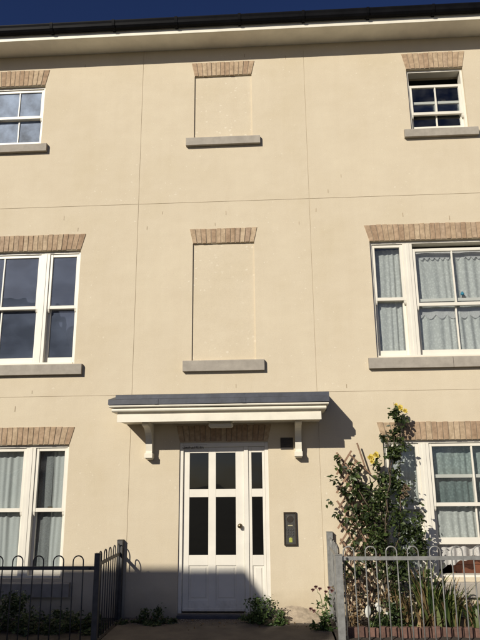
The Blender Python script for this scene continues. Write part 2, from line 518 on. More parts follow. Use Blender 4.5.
def lathe(bm, prof, c, axis='z', seg=16):
    rings = []
    for r, h in prof:
        ring = []
        for k in range(seg):
            a = k / seg * math.tau
            if axis == 'z':
                co = (c[0] + r * math.cos(a), c[1] + r * math.sin(a), c[2] + h)
            else:
                co = (c[0] + r * math.cos(a), c[1] - h, c[2] + r * math.sin(a))
            ring.append(bm.verts.new(co))
        rings.append(ring)
    for i in range(len(rings) - 1):
        for k in range(seg):
            bm.faces.new((rings[i][k], rings[i][(k + 1) % seg], rings[i + 1][(k + 1) % seg], rings[i + 1][k]))
    bm.faces.new(rings[0][::-1]); bm.faces.new(rings[-1])
    bmesh.ops.recalc_face_normals(bm, faces=bm.faces[:])

# ------------------------------------------------------------------ facade layout
WC = [CX - 3.318, CX + 3.318]                   # window column centres
HALF = 1.18                                     # half width of the triple windows
THALF = 0.435
ZT = (6.805, 7.871); ZM = (3.282, 5.007); ZL = (0.425, 2.146)
JX = (CX - 1.29, CX + 1.29)
JZ = (5.719, 2.814)
BL = (CX - 0.455, CX + 0.455)
DOOR = (-1.306, -0.098, 0.0, 2.15)
X0, X1, ZB, ZTOP = -9.6, 8.2, -0.10, 8.42
openings = []                                   # x0, x1, z0, z1
for c in WC:
    openings += [(c - THALF, c + THALF, *ZT), (c - HALF, c + HALF, *ZM), (c - HALF, c + HALF, *ZL)]
openings.append(DOOR)
blinds = [(BL[0], BL[1], 6.795, 7.906), (BL[0], BL[1], 3.288, 5.05)]

bld = thing('apartment_building', 'three storey cream rendered building with brick window heads and white sash windows', 'building', (CX, 0, 0))

# ------------------------------------------------------------------ ground
def sheet(name, mat, x0, x1, y0, y1, z, n=1, rough=0.0):
    bm = bmesh.new()
    nx = max(1, int(n * (x1 - x0))); ny = max(1, int(n * (y1 - y0)))
    vs = [[bm.verts.new((x0 + (x1 - x0) * i / nx, y0 + (y1 - y0) * j / ny, z + (random.uniform(-rough, rough) if rough else 0)))
           for i in range(nx + 1)] for j in range(ny + 1)]
    for j in range(ny):
        for i in range(nx):
            bm.faces.new((vs[j][i], vs[j][i + 1], vs[j + 1][i + 1], vs[j + 1][i]))
    return kind(from_bm(name, bm, mat, None, smooth=bool(rough)), 'structure')

sheet('ground', 'ground', -400, 400, -400, 400, -0.20)
bm = bmesh.new(); bx(bm, -30, 30, -3.3, -1.42, -0.18, -0.125, 0.004)
pav = kind(from_bm('pavement', bm, 'slab'), 'structure')
bm = bmesh.new(); bx(bm, -30, 30, -3.43, -3.304, -0.185, -0.122, 0.012)
kind(from_bm('kerb', bm, 'slab'), 'structure')
sheet('road', 'asphalt', -30, 30, -9.0, -3.434, -0.196)
bm = bmesh.new(); bx(bm, -1.98, 0.60, -1.415, -0.002, -0.18, -0.045, 0.006)
kind(from_bm('path', bm, 'path'), 'structure')
sheet('flower_bed', 'soil', -9.0, -1.99, -1.41, -0.002, -0.055, 14, 0.012)
fb2 = sheet('flower_bed', 'soil', 0.61, 8.0, -1.41, -0.002, -0.03, 14, 0.012)

# ------------------------------------------------------------------ wall with openings, joints and blind recesses
def build_wall():
    g = 0.006
    jd = 0.006
    xs = {X0, X1}; zs = {ZB, ZTOP}
    for a, b, c, d in openings + blinds:
        xs |= {a, b}; zs |= {c, d}
    for x in JX: xs |= {x - g / 2, x + g / 2}
    for z in JZ: zs |= {z - g / 2, z + g / 2}
    for x in np.arange(X0 + 1, X1, 1.0): xs.add(float(x))
    xs = sorted(xs); zs = sorted(zs)
    nx, nz = len(xs) - 1, len(zs) - 1
    dep = np.zeros((nx, nz))
    for i in range(nx):
        for k in range(nz):
            xm, zm = (xs[i] + xs[i + 1]) / 2, (zs[k] + zs[k + 1]) / 2
            d = 0.0
            if any(abs(xm - x) < g / 2 for x in JX) or any(abs(zm - z) < g / 2 for z in JZ): d = jd
            for a, b, c, e in blinds:
                if a < xm < b and c < zm < e: d = 0.024
            for a, b, c, e in openings:
                if a < xm < b and c < zm < e: d = -1
            dep[i, k] = d
    THK = 0.30
    bm = bmesh.new()
    cache = {}
    def V(x, y, z):
        key = (round(x, 5), round(y, 5), round(z, 5))
        if key not in cache: cache[key] = bm.verts.new(key)
        return cache[key]
    def face(*c):
        try: bm.faces.new([V(*p) for p in c])
        except ValueError: pass
    def D(i, k):
        if i < 0 or k < 0 or i >= nx or k >= nz: return None
        return THK if dep[i, k] < 0 else dep[i, k]
    for i in range(nx):
        for k in range(nz):
            a, b, c, d = xs[i], xs[i + 1], zs[k], zs[k + 1]
            y = D(i, k)
            if dep[i, k] >= 0:
                face((a, y, c), (b, y, c), (b, y, d), (a, y, d))
            r = D(i + 1, k)
            if r is not None and r != y: face((b, y, c), (b, y, d), (b, r, d), (b, r, c))
            t = D(i, k + 1)
            if t is not None and t != y: face((a, y, d), (a, t, d), (b, t, d), (b, y, d))
    bmesh.ops.recalc_face_normals(bm, faces=bm.faces[:])
    # the largest front faces must look to -y
    f = max(bm.faces, key=lambda q: q.calc_area())
    if f.normal.y > 0: bmesh.ops.reverse_faces(bm, faces=bm.faces[:])
    # body of the block: ends and back
    bx(bm, X0, X0 + 0.3, 0.002, 9.0, ZB, ZTOP); bx(bm, X1 - 0.3, X1, 0.002, 9.0, ZB, ZTOP)
    bx(bm, X0 + 0.3, X1 - 0.3, 8.7, 9.0, ZB, ZTOP)
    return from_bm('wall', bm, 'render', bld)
wall_o = build_wall()

# ------------------------------------------------------------------ brick window heads
def lintel(xa, xb, z0, h, spl, n, y_out=0.0):
    """flat arch of soldier bricks, ends splayed"""
    bm = bmesh.new()
    pr = 0.004 + y_out
    vs = [bm.verts.new(c) for c in ((xa + 0.004, -pr, z0 + 0.004), (xb - 0.004, -pr, z0 + 0.004), (xb + spl - 0.006, -pr, z0 + h - 0.004), (xa - spl + 0.006, -pr, z0 + h - 0.004),
                                    (xa + 0.004, 0.05, z0 + 0.004), (xb - 0.004, 0.05, z0 + 0.004), (xb + spl - 0.006, 0.05, z0 + h - 0.004), (xa - spl + 0.006, 0.05, z0 + h - 0.004))]
    for q in ((0, 1, 2, 3), (4, 7, 6, 5), (0, 4, 5, 1), (1, 5, 6, 2), (2, 6, 7, 3), (3, 7, 4, 0)):
        bm.faces.new([vs[i] for i in q])
    bmesh.ops.recalc_face_normals(bm, faces=bm.faces[:])
    lo = from_bm('brick_lintel', bm, 'mortar', bld)
    gap = 0.011
    for i in range(n):
        b0 = xa + (xb - xa) * i / n + gap / 2; b1 = xa + (xb - xa) * (i + 1) / n - gap / 2
        ta = xa - spl; tb = xb + spl
        def top(q):
            c_ = (q - n / 2) / (n / 2)
            return xa + (xb - xa) * q / n + spl * math.copysign(abs(c_) ** (1 + n / 9), c_)
        t0 = top(i) + gap / 2; t1 = top(i + 1) - gap / 2
        pf = pr + random.uniform(0.004, 0.009)
        dz = random.uniform(-0.003, 0.003); dt = random.uniform(-0.005, 0.005)
        cxm = (b0 + b1) / 2
        bm = bmesh.new()
        vs = [bm.verts.new(c) for c in ((b0 - cxm, -pf, z0 + dz), (b1 - cxm, -pf, z0 + dz), (t1 - cxm, -pf, z0 + h + dt), (t0 - cxm, -pf, z0 + h + dt),
                                        (b0 - cxm, 0.04, z0 + dz), (b1 - cxm, 0.04, z0 + dz), (t1 - cxm, 0.04, z0 + h + dt), (t0 - cxm, 0.04, z0 + h + dt))]
        fs = [bm.faces.new([vs[j] for j in q]) for q in ((0, 1, 2, 3), (4, 7, 6, 5), (0, 4, 5, 1), (1, 5, 6, 2), (2, 6, 7, 3), (3, 7, 4, 0))]
        bmesh.ops.recalc_face_normals(bm, faces=fs)
        bmesh.ops.bevel(bm, geom=list(fs[0].edges), offset=0.003, segments=1, affect='EDGES')
        base = wpos(lo)
        from_bm('brick', bm, 'brick', lo, loc=Vector((cxm, 0, 0)) - base)

for c in WC:
    lintel(c - THALF - 0.004, c + THALF + 0.004, ZT[1] + 0.004, 0.280, 0.055, 12)
    lintel(c - HALF - 0.004, c + HALF + 0.004, ZM[1] + 0.004, 0.250, 0.065, 32)
    lintel(c - HALF - 0.004, c + HALF + 0.004, ZL[1] + 0.004, 0.238, 0.065, 32)
lintel(BL[0] - 0.002, BL[1] + 0.002, 7.908, 0.245, 0.05, 13)
lintel(BL[0] - 0.002, BL[1] + 0.002, 5.053, 0.228, 0.05, 13)
lintel(DOOR[0], DOOR[1], 2.160, 0.222, 0.05, 17)

# ------------------------------------------------------------------ stone sills
def sill(xa, xb, zt, h, proj=0.062, joint=None):
    bm = bmesh.new()
    prof = [(-proj, zt - h), (-proj, zt - 0.014), (-proj + 0.012, zt - 0.002), (0.10, zt + 0.006), (0.10, zt - h)]
    segs = [(xa, xb)] if joint is None else [(xa, joint - 0.003), (joint + 0.003, xb)]
    for a, b in segs:
        extrude_x(bm, prof, a, b)
    return from_bm('window_sill', bm, 'stone', bld)
for i, c in enumerate(WC):
    sill(c - THALF - 0.115, c + THALF + 0.115, ZT[0] - 0.012, 0.135)
    sill(c - HALF - 0.125, c + HALF + 0.125, ZM[0] - 0.012, 0.150, joint=c - 0.16)
    sill(c - HALF - 0.125, c + HALF + 0.125, ZL[0] - 0.045, 0.175, joint=c - 0.16)
sill(BL[0] - 0.118, BL[1] + 0.118, 6.790, 0.135)
sill(BL[0] - 0.118, BL[1] + 0.118, 3.283, 0.155)

# ------------------------------------------------------------------ sash windows
FY = 0.042                                      # frame face behind the wall face
def sash_mesh(bm, x0, x1, z0, z1, y, top, bot, st=0.042, th=0.045, horn=False):
    bx(bm, x0, x0 + st, y, y + th, z0, z1, 0.003)
    bx(bm, x1 - st, x1, y, y + th, z0, z1, 0.003)
    bx(bm, x0 + st, x1 - st, y + 0.002, y + th - 0.002, z1 - top, z1, 0.003)
    bx(bm, x0 + st, x1 - st, y + 0.002, y + th - 0.002, z0, z0 + bot, 0.003)
    if horn:
        for a, b in ((x0, x0 + st * 0.8), (x1 - st * 0.8, x1)):
            ex = [(y, z0), (y + th * 0.8, z0), (y + th * 0.8, z0 - 0.03), (y + th * 0.55, z0 - 0.055), (y + th * 0.2, z0 - 0.035)]
            extrude_x(bm, [(p, q - 0.0005) for p, q in ex], a, b)

def pane(name_mat, x0, x1, z0, z1, y, parent):
    bm = bmesh.new()
    cxm, czm = (x0 + x1) / 2, (z0 + z1) / 2
    bx(bm, x0, x1, y, y + 0.004, z0, z1)
    o = from_bm('pane', bm, name_mat, parent)
    return o

def light(parent, x0, x1, z0, z1, cols, drop=0.0, rise=0.0, glass='glass', mid=0.5, glass_low=None):
    """one pair of sliding sashes"""
    zm = z0 + (z1 - z0) * mid
    yu, yl = FY + 0.018, FY + 0.070
    ov = 0.024
    # upper (outer) sash
    a, b = zm - ov - drop, z1 - drop
    bm = bmesh.new(); sash_mesh(bm, x0, x1, a, b, yu, 0.045, 0.048, horn=True)
    from_bm('sash', bm, 'white', parent)
    st = 0.042
    def panes(za, zb, yc, top, bot, gm):
        gx0, gx1 = x0 + st - 0.004, x1 - st + 0.004
        w = (x1 - x0 - 2 * st)
        for k in range(cols):
            pa = x0 + st + w * k / cols - 0.003; pb = x0 + st + w * (k + 1) / cols + 0.003
            pane(gm, pa, pb, za + bot - 0.004, zb - top + 0.004, yc + random.uniform(-.001, .001), parent)
        for k in range(1, cols):
            xc = x0 + st + w * k / cols
            bm = bmesh.new(); bx(bm, xc - 0.011, xc + 0.011, yc - 0.016, yc + 0.018, za + bot, zb - top, 0.003)
            from_bm('glazing_bar', bm, 'white', parent)
    panes(a, b, yu + 0.022, 0.045, 0.048, glass)
    a, b = z0 + rise, zm + ov + rise
    bm = bmesh.new(); sash_mesh(bm, x0, x1, a, b, yl, 0.046, 0.085)
    from_bm('sash', bm, 'white', parent)
    panes(a, b, yl + 0.022, 0.046, 0.085, glass_low or glass)
    # fastener on the meeting rail
    xc = (x0 + x1) / 2 + (0.13 if cols > 1 else 0)
    bm = bmesh.new(); bx(bm, xc - 0.03, xc + 0.03, yl - 0.004, yl + 0.03, b + 0.0005, b + 0.018, 0.004)
    from_bm('sash_fastener', bm, 'brass', parent)

def window_frame(x0, x1, z0, z1, mulls, fw=0.034, head=0.038, cill=0.030):
    bm = bmesh.new()
    dpt = 0.15
    bx(bm, x0, x0 + fw, FY, FY + dpt, z0, z1, 0.004)
    bx(bm, x1 - fw, x1, FY, FY + dpt, z0, z1, 0.004)
    bx(bm, x0 + fw, x1 - fw, FY + 0.001, FY + dpt, z1 - head, z1, 0.003)
    bx(bm, x0 + fw, x1 - fw, FY - 0.012, FY + dpt, z0, z0 + cill, 0.003)
    for a, b in mulls:
        bx(bm, a, b, FY + 0.002, FY + dpt - 0.002, z0 + cill, z1 - head, 0.003)
        bx(bm, a + 0.045, b - 0.045, FY - 0.004, FY + 0.004, z0 + cill, z1 - head, 0.002)
    return from_bm('sash_window', bm, 'white', bld)

def triple(c, z, kw_wide, kw_near, kw_far, near_left):
    x0, x1 = c - HALF, c + HALF
    m = [(c - 0.702, c - 0.565), (c + 0.565, c + 0.702)]
    w = window_frame(x0, x1, *z, m)
    za, zb = z[0] + 0.030, z[1] - 0.038
    light(w, x0 + 0.034, m[0][0], za, zb, 1, **(kw_near if near_left else kw_far))
    light(w, m[0][1], m[1][0], za, zb, 2, **kw_wide)
    light(w, m[1][1], x1 - 0.034, za, zb, 1, **(kw_far if near_left else kw_near))
    return w

# right column: opened sashes; left column: shut
triple(WC[1], ZM, dict(drop=0.075, mid=0.49), {}, {}, True)
triple(WC[1], ZL, dict(rise=0.36, mid=0.52), {}, {}, True)
triple(WC[0], ZM, dict(glass='sky_sheen'), dict(glass='sky_sheen'), dict(glass='sky_sheen'), False)
triple(WC[0], ZL, {}, {}, {}, False)
for i, c in enumerate(WC):
    x0, x1 = c - THALF, c + THALF
    w = window_frame(x0, x1, *ZT, [])
    if i == 0:
        light(w, x0 + 0.034, x1 - 0.034, ZT[0] + 0.03, ZT[1] - 0.038, 2, glass='mottled')
    else:
        light(w, x0 + 0.034, x1 - 0.034, ZT[0] + 0.03, ZT[1] - 0.038, 2, drop=0.215)

# rooms behind the windows
def room(x0, x1, z0, z1, d=3.0, mat='room'):
    bm = bmesh.new()
    bx(bm, x0, x1, 0.302, 0.302 + d, z0, z1)
    bm.normal_update()
    bmesh.ops.delete(bm, geom=[f for f in bm.faces if f.normal.y < -0.5 and abs(f.calc_center_median().y - 0.302) < 1e-3], context='FACES')
    bm.normal_update()
    # ring that closes the room against the inside of the wall
    bmesh.ops.reverse_faces(bm, faces=bm.faces[:])
    return from_bm('room', bm, mat, bld)
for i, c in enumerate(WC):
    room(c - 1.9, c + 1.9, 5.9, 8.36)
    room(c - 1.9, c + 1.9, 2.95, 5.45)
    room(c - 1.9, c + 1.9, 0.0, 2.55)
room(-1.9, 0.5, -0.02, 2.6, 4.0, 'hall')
# closing back-plate of the wall around the openings, so no daylight enters between the rooms
def backplate():
    bm = bmesh.new()
    xs = sorted({X0, X1} | {v for o in openings for v in (o[0], o[1])})
    zs = sorted({ZB, ZTOP} | {v for o in openings for v in (o[2], o[3])})
    for i in range(len(xs) - 1):
        for k in range(len(zs) - 1):
            xm, zm = (xs[i] + xs[i + 1]) / 2, (zs[k] + zs[k + 1]) / 2
            if any(a < xm < b and c < zm < d for a, b, c, d in openings): continue
            vs = [bm.verts.new((x, 0.30, z)) for x, z in ((xs[i], zs[k]), (xs[i + 1], zs[k]), (xs[i + 1], zs[k + 1]), (xs[i], zs[k + 1]))]
            bm.faces.new(vs[::-1])
    bmesh.ops.remove_doubles(bm, verts=bm.verts[:], dist=1e-4)
    return from_bm('inner_wall_face', bm, 'room', bld)
backplate()

# ------------------------------------------------------------------ front door
dx0, dx1, dz0, dz1 = DOOR
bm = bmesh.new()
fy = 0.02
bx(bm, dx0, dx0 + 0.052, fy, fy + 0.11, 0.0, dz1, 0.004)
bx(bm, dx1 - 0.052, dx1, fy, fy + 0.11, 0.0, dz1, 0.004)
bx(bm, dx0 + 0.052, dx1 - 0.052, fy + 0.001, fy + 0.11, dz1 - 0.06, dz1, 0.004)
bx(bm, -0.432, -0.372, fy + 0.001, fy + 0.11, 0.0, dz1 - 0.06, 0.004)
dframe = from_bm('door_frame', bm, 'doorwhite', bld)
def railed(name, parent, xs_, zs_, y, th, pans, glassm):
    """frame of stiles xs_ [(a,b)..] and rails zs_ [(a,b)..]"""
    bm = bmesh.new()
    za, zb = zs_[0][0], zs_[-1][1]
    for i, (a, b) in enumerate(xs_):
        bx(bm, a, b, y, y + th, za, zb, 0.003)
    for (za_, zb_) in zs_:
        for i in range(len(xs_) - 1):
            bx(bm, xs_[i][1], xs_[i + 1][0], y + 0.001, y + th - 0.001, za_, zb_, 0.003)
    o = from_bm(name, bm, 'doorwhite', parent)
    for k in range(len(zs_) - 1):
        for i in range(len(xs_) - 1):
            a, b = xs_[i][1], xs_[i + 1][0]; c, d = zs_[k][1], zs_[k + 1][0]
            bm = bmesh.new()
            if k == 0:
                bx(bm, a, b, y + 0.014, y + th - 0.012, c, d)
                bx(bm, a + 0.028, b - 0.028, y + 0.007, y + 0.016, c + 0.028, d - 0.028, 0.006)
                from_bm('door_panel', bm, 'doorwhite', o)
            else:
                bx(bm, a - 0.003, b + 0.003, y + 0.020, y + 0.025, c - 0.003, d + 0.003)
                from_bm('pane', bm, glassm, o)
    return o
leafx = [(-1.252, -1.170), (-0.914, -0.813), (-0.547, -0.434)]
rails = [(0.022, 0.155), (0.572, 0.700), (1.432, 1.536), (2.012, 2.088)]
door = railed('front_door', bld, leafx, rails, fy + 0.028, 0.045, None, 'doorglass')
side = railed('side_light', bld, [(-0.371, -0.330), (-0.186, -0.152)], rails, fy + 0.016, 0.045, None, 'doorglass')
bm = bmesh.new(); bx(bm, -1.248, -0.436, fy + 0.004, fy + 0.027, 0.024, 0.062, 0.006)
from_bm('weather_bar', bm, 'doorwhite', door)
bm = bmesh.new()
hc = (-0.492, fy + 0.028, 1.064)
lathe(bm, [(0.030, 0.0005), (0.030, 0.008), (0.014, 0.012), (0.012, 0.035), (0.026, 0.043), (0.030, 0.056), (0.022, 0.068), (0.004, 0.071)], hc, 'y', 18)
from_bm('door_knob', bm, 'brass', door, smooth=True)
# faint dark lettering on the frame head (strokes only, as little as the picture shows)
bm = bmesh.new()
xx = -1.268
rs = random.Random(3)
while xx < -0.985:
    w_ = rs.uniform(0.004, 0.011)
    zb_ = 2.068 + rs.uniform(0, 0.006)
    bx(bm, xx, xx + w_, fy - 0.0015, fy - 0.0005, zb_, zb_ + rs.uniform(0.014, 0.034))
    xx += w_ + rs.uniform(0.002, 0.008)
bx(bm, -1.276, -0.93, fy - 0.0015, fy - 0.0005, 2.118, 2.121)
lettering = from_bm('lettering', bm, 'ink', dframe)
bm = bmesh.new(); bx(bm, dx0 + 0.002, dx1 - 0.002, -0.075, 0.14, -0.12, -0.004, 0.008)
from_bm('door_step', bm, 'step', bld)

# ------------------------------------------------------------------ canopy
P = 0.63
cl, cr = -2.150, 0.698
bm = bmesh.new()
# boarded soffit and fascia
extrude_x(bm, [(-0.002, 2.405), (-(P - 0.10), 2.405), (-(P - 0.10), 2.388), (-(P - 0.075), 2.388), (-(P - 0.075), 2.482), (-(P - 0.09), 2.482), (-(P - 0.09), 2.515), (-0.002, 2.515)], cl + 0.105, cr - 0.105)
canopy = from_bm('canopy', bm, 'trim', bld)
# two stepped mouldings returning at the ends
def moulding(z0, z1, out, inset, round_=True):
    bm = bmesh.new()
    h = z1 - z0
    prof = [(-0.002, z0)]
    if round_:
        for k in range(7):
            a = -math.pi / 2 + math.pi * k / 6
            prof.append((-(out - h / 2 + h / 2 * math.cos(a)), (z0 + z1) / 2 + h / 2 * math.sin(a)))
    else:
        prof += [(-(out - 0.012), z0), (-out, z0 + 0.012), (-out, z1)]
    prof.append((-0.002, z1))
    extrude_x(bm, prof, cl + inset, cr - inset)
    return from_bm('moulding', bm, 'trim', canopy)
moulding(2.5155, 2.562, P - 0.030, 0.040)
moulding(2.563, 2.570, P - 0.060, 0.070, False)
moulding(2.571, 2.604, P - 0.004, 0.010)
bm = bmesh.new()
# lead: front roll, slope and upstand
extrude_x(bm, [(-0.002, 2.6045), (-(P + 0.008), 2.6045), (-(P + 0.008), 2.668), (-(P - 0.005), 2.676), (-0.10, 2.79), (-0.002, 2.795)], cl, cr)
from_bm('lead_roof', bm, 'lead', canopy)
bm = bmesh.new()
extrude_x(bm, [(-0.002, 2.55), (-(P - 0.055), 2.655), (-(P - 0.055), 2.735), (-(P - 0.07), 2.742), (-0.04, 2.812), (-0.002, 2.806)], cl + 0.075, cr - 0.0)
lead2 = from_bm('lead_flashing', bm, 'lead', canopy)
lead2.location.x += 0.004
for xl in (-1.55, -0.42):
    bm = bmesh.new(); bx(bm, xl, xl + 0.055, -(P + 0.0125), -(P - 0.02), 2.6035, 2.6715, 0.002)
    from_bm('lead_lap', bm, 'lead', canopy)
def bracket(xc, w):
    prof = [(-0.002, 2.404), (-0.42, 2.404), (-0.42, 2.368)]
    for k in range(9):
        a = k / 8 * math.pi / 2
        prof.append((-(0.125 + 0.27 * (1 - math.sin(a))), 2.352 - 0.25 * (1 - math.cos(a)) * 1.0))
    prof += [(-0.115, 2.04), (-0.125, 2.02), (-0.125, 1.955), (-0.105, 1.935), (-0.002, 1.925)]
    bm = bmesh.new()
    extrude_x(bm, prof, xc - w / 2, xc + w / 2)
    br = from_bm('bracket', bm, 'trim', canopy)
    bm = bmesh.new(); bx(bm, xc - w / 2 - 0.012, xc + w / 2 + 0.012, -0.137, -0.003, 1.944, 2.012, 0.006)
    from_bm('bracket_foot', bm, 'trim', canopy)
bracket(CX - 1.005, 0.085)
bracket(CX + 1.005, 0.085)
# light under the canopy
bm = bmesh.new()
bx(bm, -0.88, -0.545, -0.40, -0.24, 2.385, 2.404, 0.003)
lamp = from_bm('porch_light', bm, 'trim', canopy)
bm = bmesh.new(); bx(bm, -0.872, -0.553, -0.392, -0.248, 2.318, 2.3848, 0.02)
from_bm('lamp_shade', bm, 'lampglass', canopy)

# ------------------------------------------------------------------ vent, intercom, weep vents
bm = bmesh.new(); bx(bm, 0.068, 0.238, -0.014, 0.01, 2.045, 2.200, 0.004)
vent = from_bm('air_vent', bm, 'darkvent', bld)
for k in range(5):
    bm = bmesh.new(); bx(bm, 0.082, 0.224, -0.021, -0.0145, 2.062 + k * 0.027, 2.062 + k * 0.027 + 0.014, 0.002)
    from_bm('slat', bm, 'darkvent', vent)
ka, kb, kc, kd = 0.084, 0.252, 0.822, 1.237
bm = bmesh.new()
for a, b, c, d in ((ka, ka + 0.018, kc, kd), (kb - 0.018, kb, kc, kd), (ka + 0.018, kb - 0.018, kc, kc + 0.018), (ka + 0.018, kb - 0.018, kd - 0.022, kd)):
    bx(bm, a, b, -0.034, 0.002, c, d, 0.003)
icom = from_bm('door_intercom', bm, 'bronze', bld)
def ibox(name, mat, a, b, c, d, y=-0.026, t=0.006, bev=0.001):
    bm = bmesh.new(); bx(bm, a, b, y, y + t, c, d, bev); return from_bm(name, bm, mat, icom)
ibox('face_plate', 'plate', ka + 0.018, kb - 0.018, kc + 0.018, kd - 0.022, -0.022, 0.02, 0.0)
bm = bmesh.new(); lathe(bm, [(0.044, 0.0), (0.044, 0.003), (0.040, 0.004)], (0.168, -0.0222, 1.150), 'y', 20)
from_bm('speaker_grille', bm, 'bronze', icom)
for k in range(5):
    ibox('grille_slot', 'dial', 0.168 - 0.028, 0.168 + 0.028, 1.120 + k * 0.014, 1.125 + k * 0.014, -0.0275, 0.0012, 0)
ibox('name_card', 'paper', 0.138, 0.200, 1.062, 1.075, -0.0245, 0.0022, 0)
for r in range(3):
    for q in range(3):
        bm = bmesh.new(); lathe(bm, [(0.0095, 0.0), (0.0095, 0.004), (0.007, 0.006)], (0.136 + q * 0.032, -0.0222, 1.015 - r * 0.032), 'y', 10)
        from_bm('push_button', bm, 'chrome', icom)
ibox('sticker', 'sticker', 0.148, 0.190, 0.862, 0.915, -0.0245, 0.0022, 0)
bm = bmesh.new(); lathe(bm, [(0.016, 0), (0.016, 0.003), (0.012, 0.004)], (0.169, -0.0226, 0.905), 'y', 12)
from_bm('sticker_dot', bm, 'sticker', icom)

weeps = [(-3.13, 5.532), (-2.903, 5.335), (-1.85, 5.326), (-1.621, 5.562), (-0.66, 5.529), (-0.825, 5.352), (1.08, 6.072), (0.874, 5.83),
         (0.683, 5.53), (0.424, 5.33), (-3.421, 2.883), (-3.646, 2.647), (-0.529, 2.917), (0.996, 2.89), (1.95, 5.41), (2.62, 5.34), (1.62, 2.62), (-4.6, 5.42),
         (0.30, 8.19), (-2.95, 8.2), (-0.35, 8.26)]
wm = None
for x, z in weeps:
    if wm is None:
        bm = bmesh.new(); bx(bm, -0.004, 0.004, -0.0035, 0.01, -0.032, 0.032, 0.001)
        o = from_bm('weep_vent', bm, 'mortar', bld, loc=(0, 0, 0)); wm = o.data
        wm.materials.clear(); wm.materials.append(simple('weep_plastic', (0.36, 0.28, 0.18), 0.7))
    else:
        o = bpy.data.objects.new('weep_vent', wm); COL.objects.link(o); o.parent = bld
    o.location = Vector((x, 0, z)) - wpos(bld)
    o.scale = (random.uniform(0.7, 1.1), 1, random.uniform(0.6, 1.2))
    o.rotation_euler.y = random.uniform(-0.05, 0.05)

# ------------------------------------------------------------------ eaves, gutter, roof
EX0, EX1 = X0 - 0.2, X1 + 0.2
bm = bmesh.new(); bx(bm, EX0, EX1, -0.368, 0.30, 8.421, 8.436)
from_bm('soffit', bm, 'soffit', bld)
bm = bmesh.new(); bx(bm, EX0, EX1, -0.392, -0.3685, 8.412, 8.60, 0.003)
fascia = from_bm('fascia_board', bm, 'trim', bld)
bm = bmesh.new()
gy, gz = -0.394, 8.498
prof = [(gy, 8.615), (gy - 0.001, gz + 0.03), (gy - 0.018, gz + 0.006), (gy - 0.045, gz), (gy - 0.078, gz + 0.010), (gy - 0.100, gz + 0.038), (gy - 0.108, gz + 0.075),
        (gy - 0.120, gz + 0.105), (gy - 0.120, gz + 0.120), (gy - 0.110, gz + 0.120), (gy - 0.108, gz + 0.11), (gy - 0.098, gz + 0.075), (gy - 0.09, gz + 0.042),
        (gy - 0.072, gz + 0.018), (gy - 0.045, gz + 0.01), (gy - 0.02, gz + 0.015), (gy - 0.01, gz + 0.035), (gy - 0.008, 8.615)]
extrude_x(bm, prof, EX0, EX1)
gut = from_bm('gutter', bm, 'gutter', bld)
for k in range(19):
    xg = -9.4 + k * 0.985 + 0.13
    bm = bmesh.new()
    w = 0.022
    pr2 = [(gy + 0.0, gz - 0.012), (gy - 0.045, gz - 0.010), (gy - 0.085, gz + 0.004), (gy - 0.109, gz + 0.034), (gy - 0.128, gz + 0.10), (gy - 0.128, gz + 0.124), (gy - 0.105, gz + 0.124), (gy - 0.105, gz + 0.09), (gy - 0.07, gz + 0.02), (gy - 0.0005, gz + 0.05)]
    extrude_x(bm, pr2, xg - w, xg + w)
    from_bm('gutter_bracket', bm, 'gutter', gut)
bm = bmesh.new()
for y0_, z0_, y1_, z1_ in ((-0.44, 8.63, 4.3, 11.0), (9.4, 8.63, 4.3, 11.0)):
    pts = [(y0_, z0_), (y1_, z1_), (y1_, z1_ - 0.08), (y0_, z0_ - 0.03)]
    a = [bm.verts.new((EX0, y, z)) for y, z in pts]; b = [bm.verts.new((EX1, y, z)) for y, z in pts]
    for i in range(4):
        j = (i + 1) % 4; bm.faces.new((a[i], a[j], b[j], b[i]))
    bm.faces.new(a[::-1]); bm.faces.new(b)
bmesh.ops.recalc_face_normals(bm, faces=bm.faces[:])
from_bm('roof', bm, 'tile', bld)
bm = bmesh.new()
for xe in (X0, X1 - 0.3):
    pts = [(0.0, 8.40), (9.0, 8.40), (4.3, 10.85)]
    a = [bm.verts.new((xe, y, z)) for y, z in pts]; b = [bm.verts.new((xe + 0.3, y, z)) for y, z in pts]
    bm.faces.new(a[::-1]); bm.faces.new(b)
    for i in range(3):
        j = (i + 1) % 3; bm.faces.new((a[i], a[j], b[j], b[i]))
bmesh.ops.recalc_face_normals(bm, faces=bm.faces[:])
from_bm('gable_wall', bm, 'render', bld)

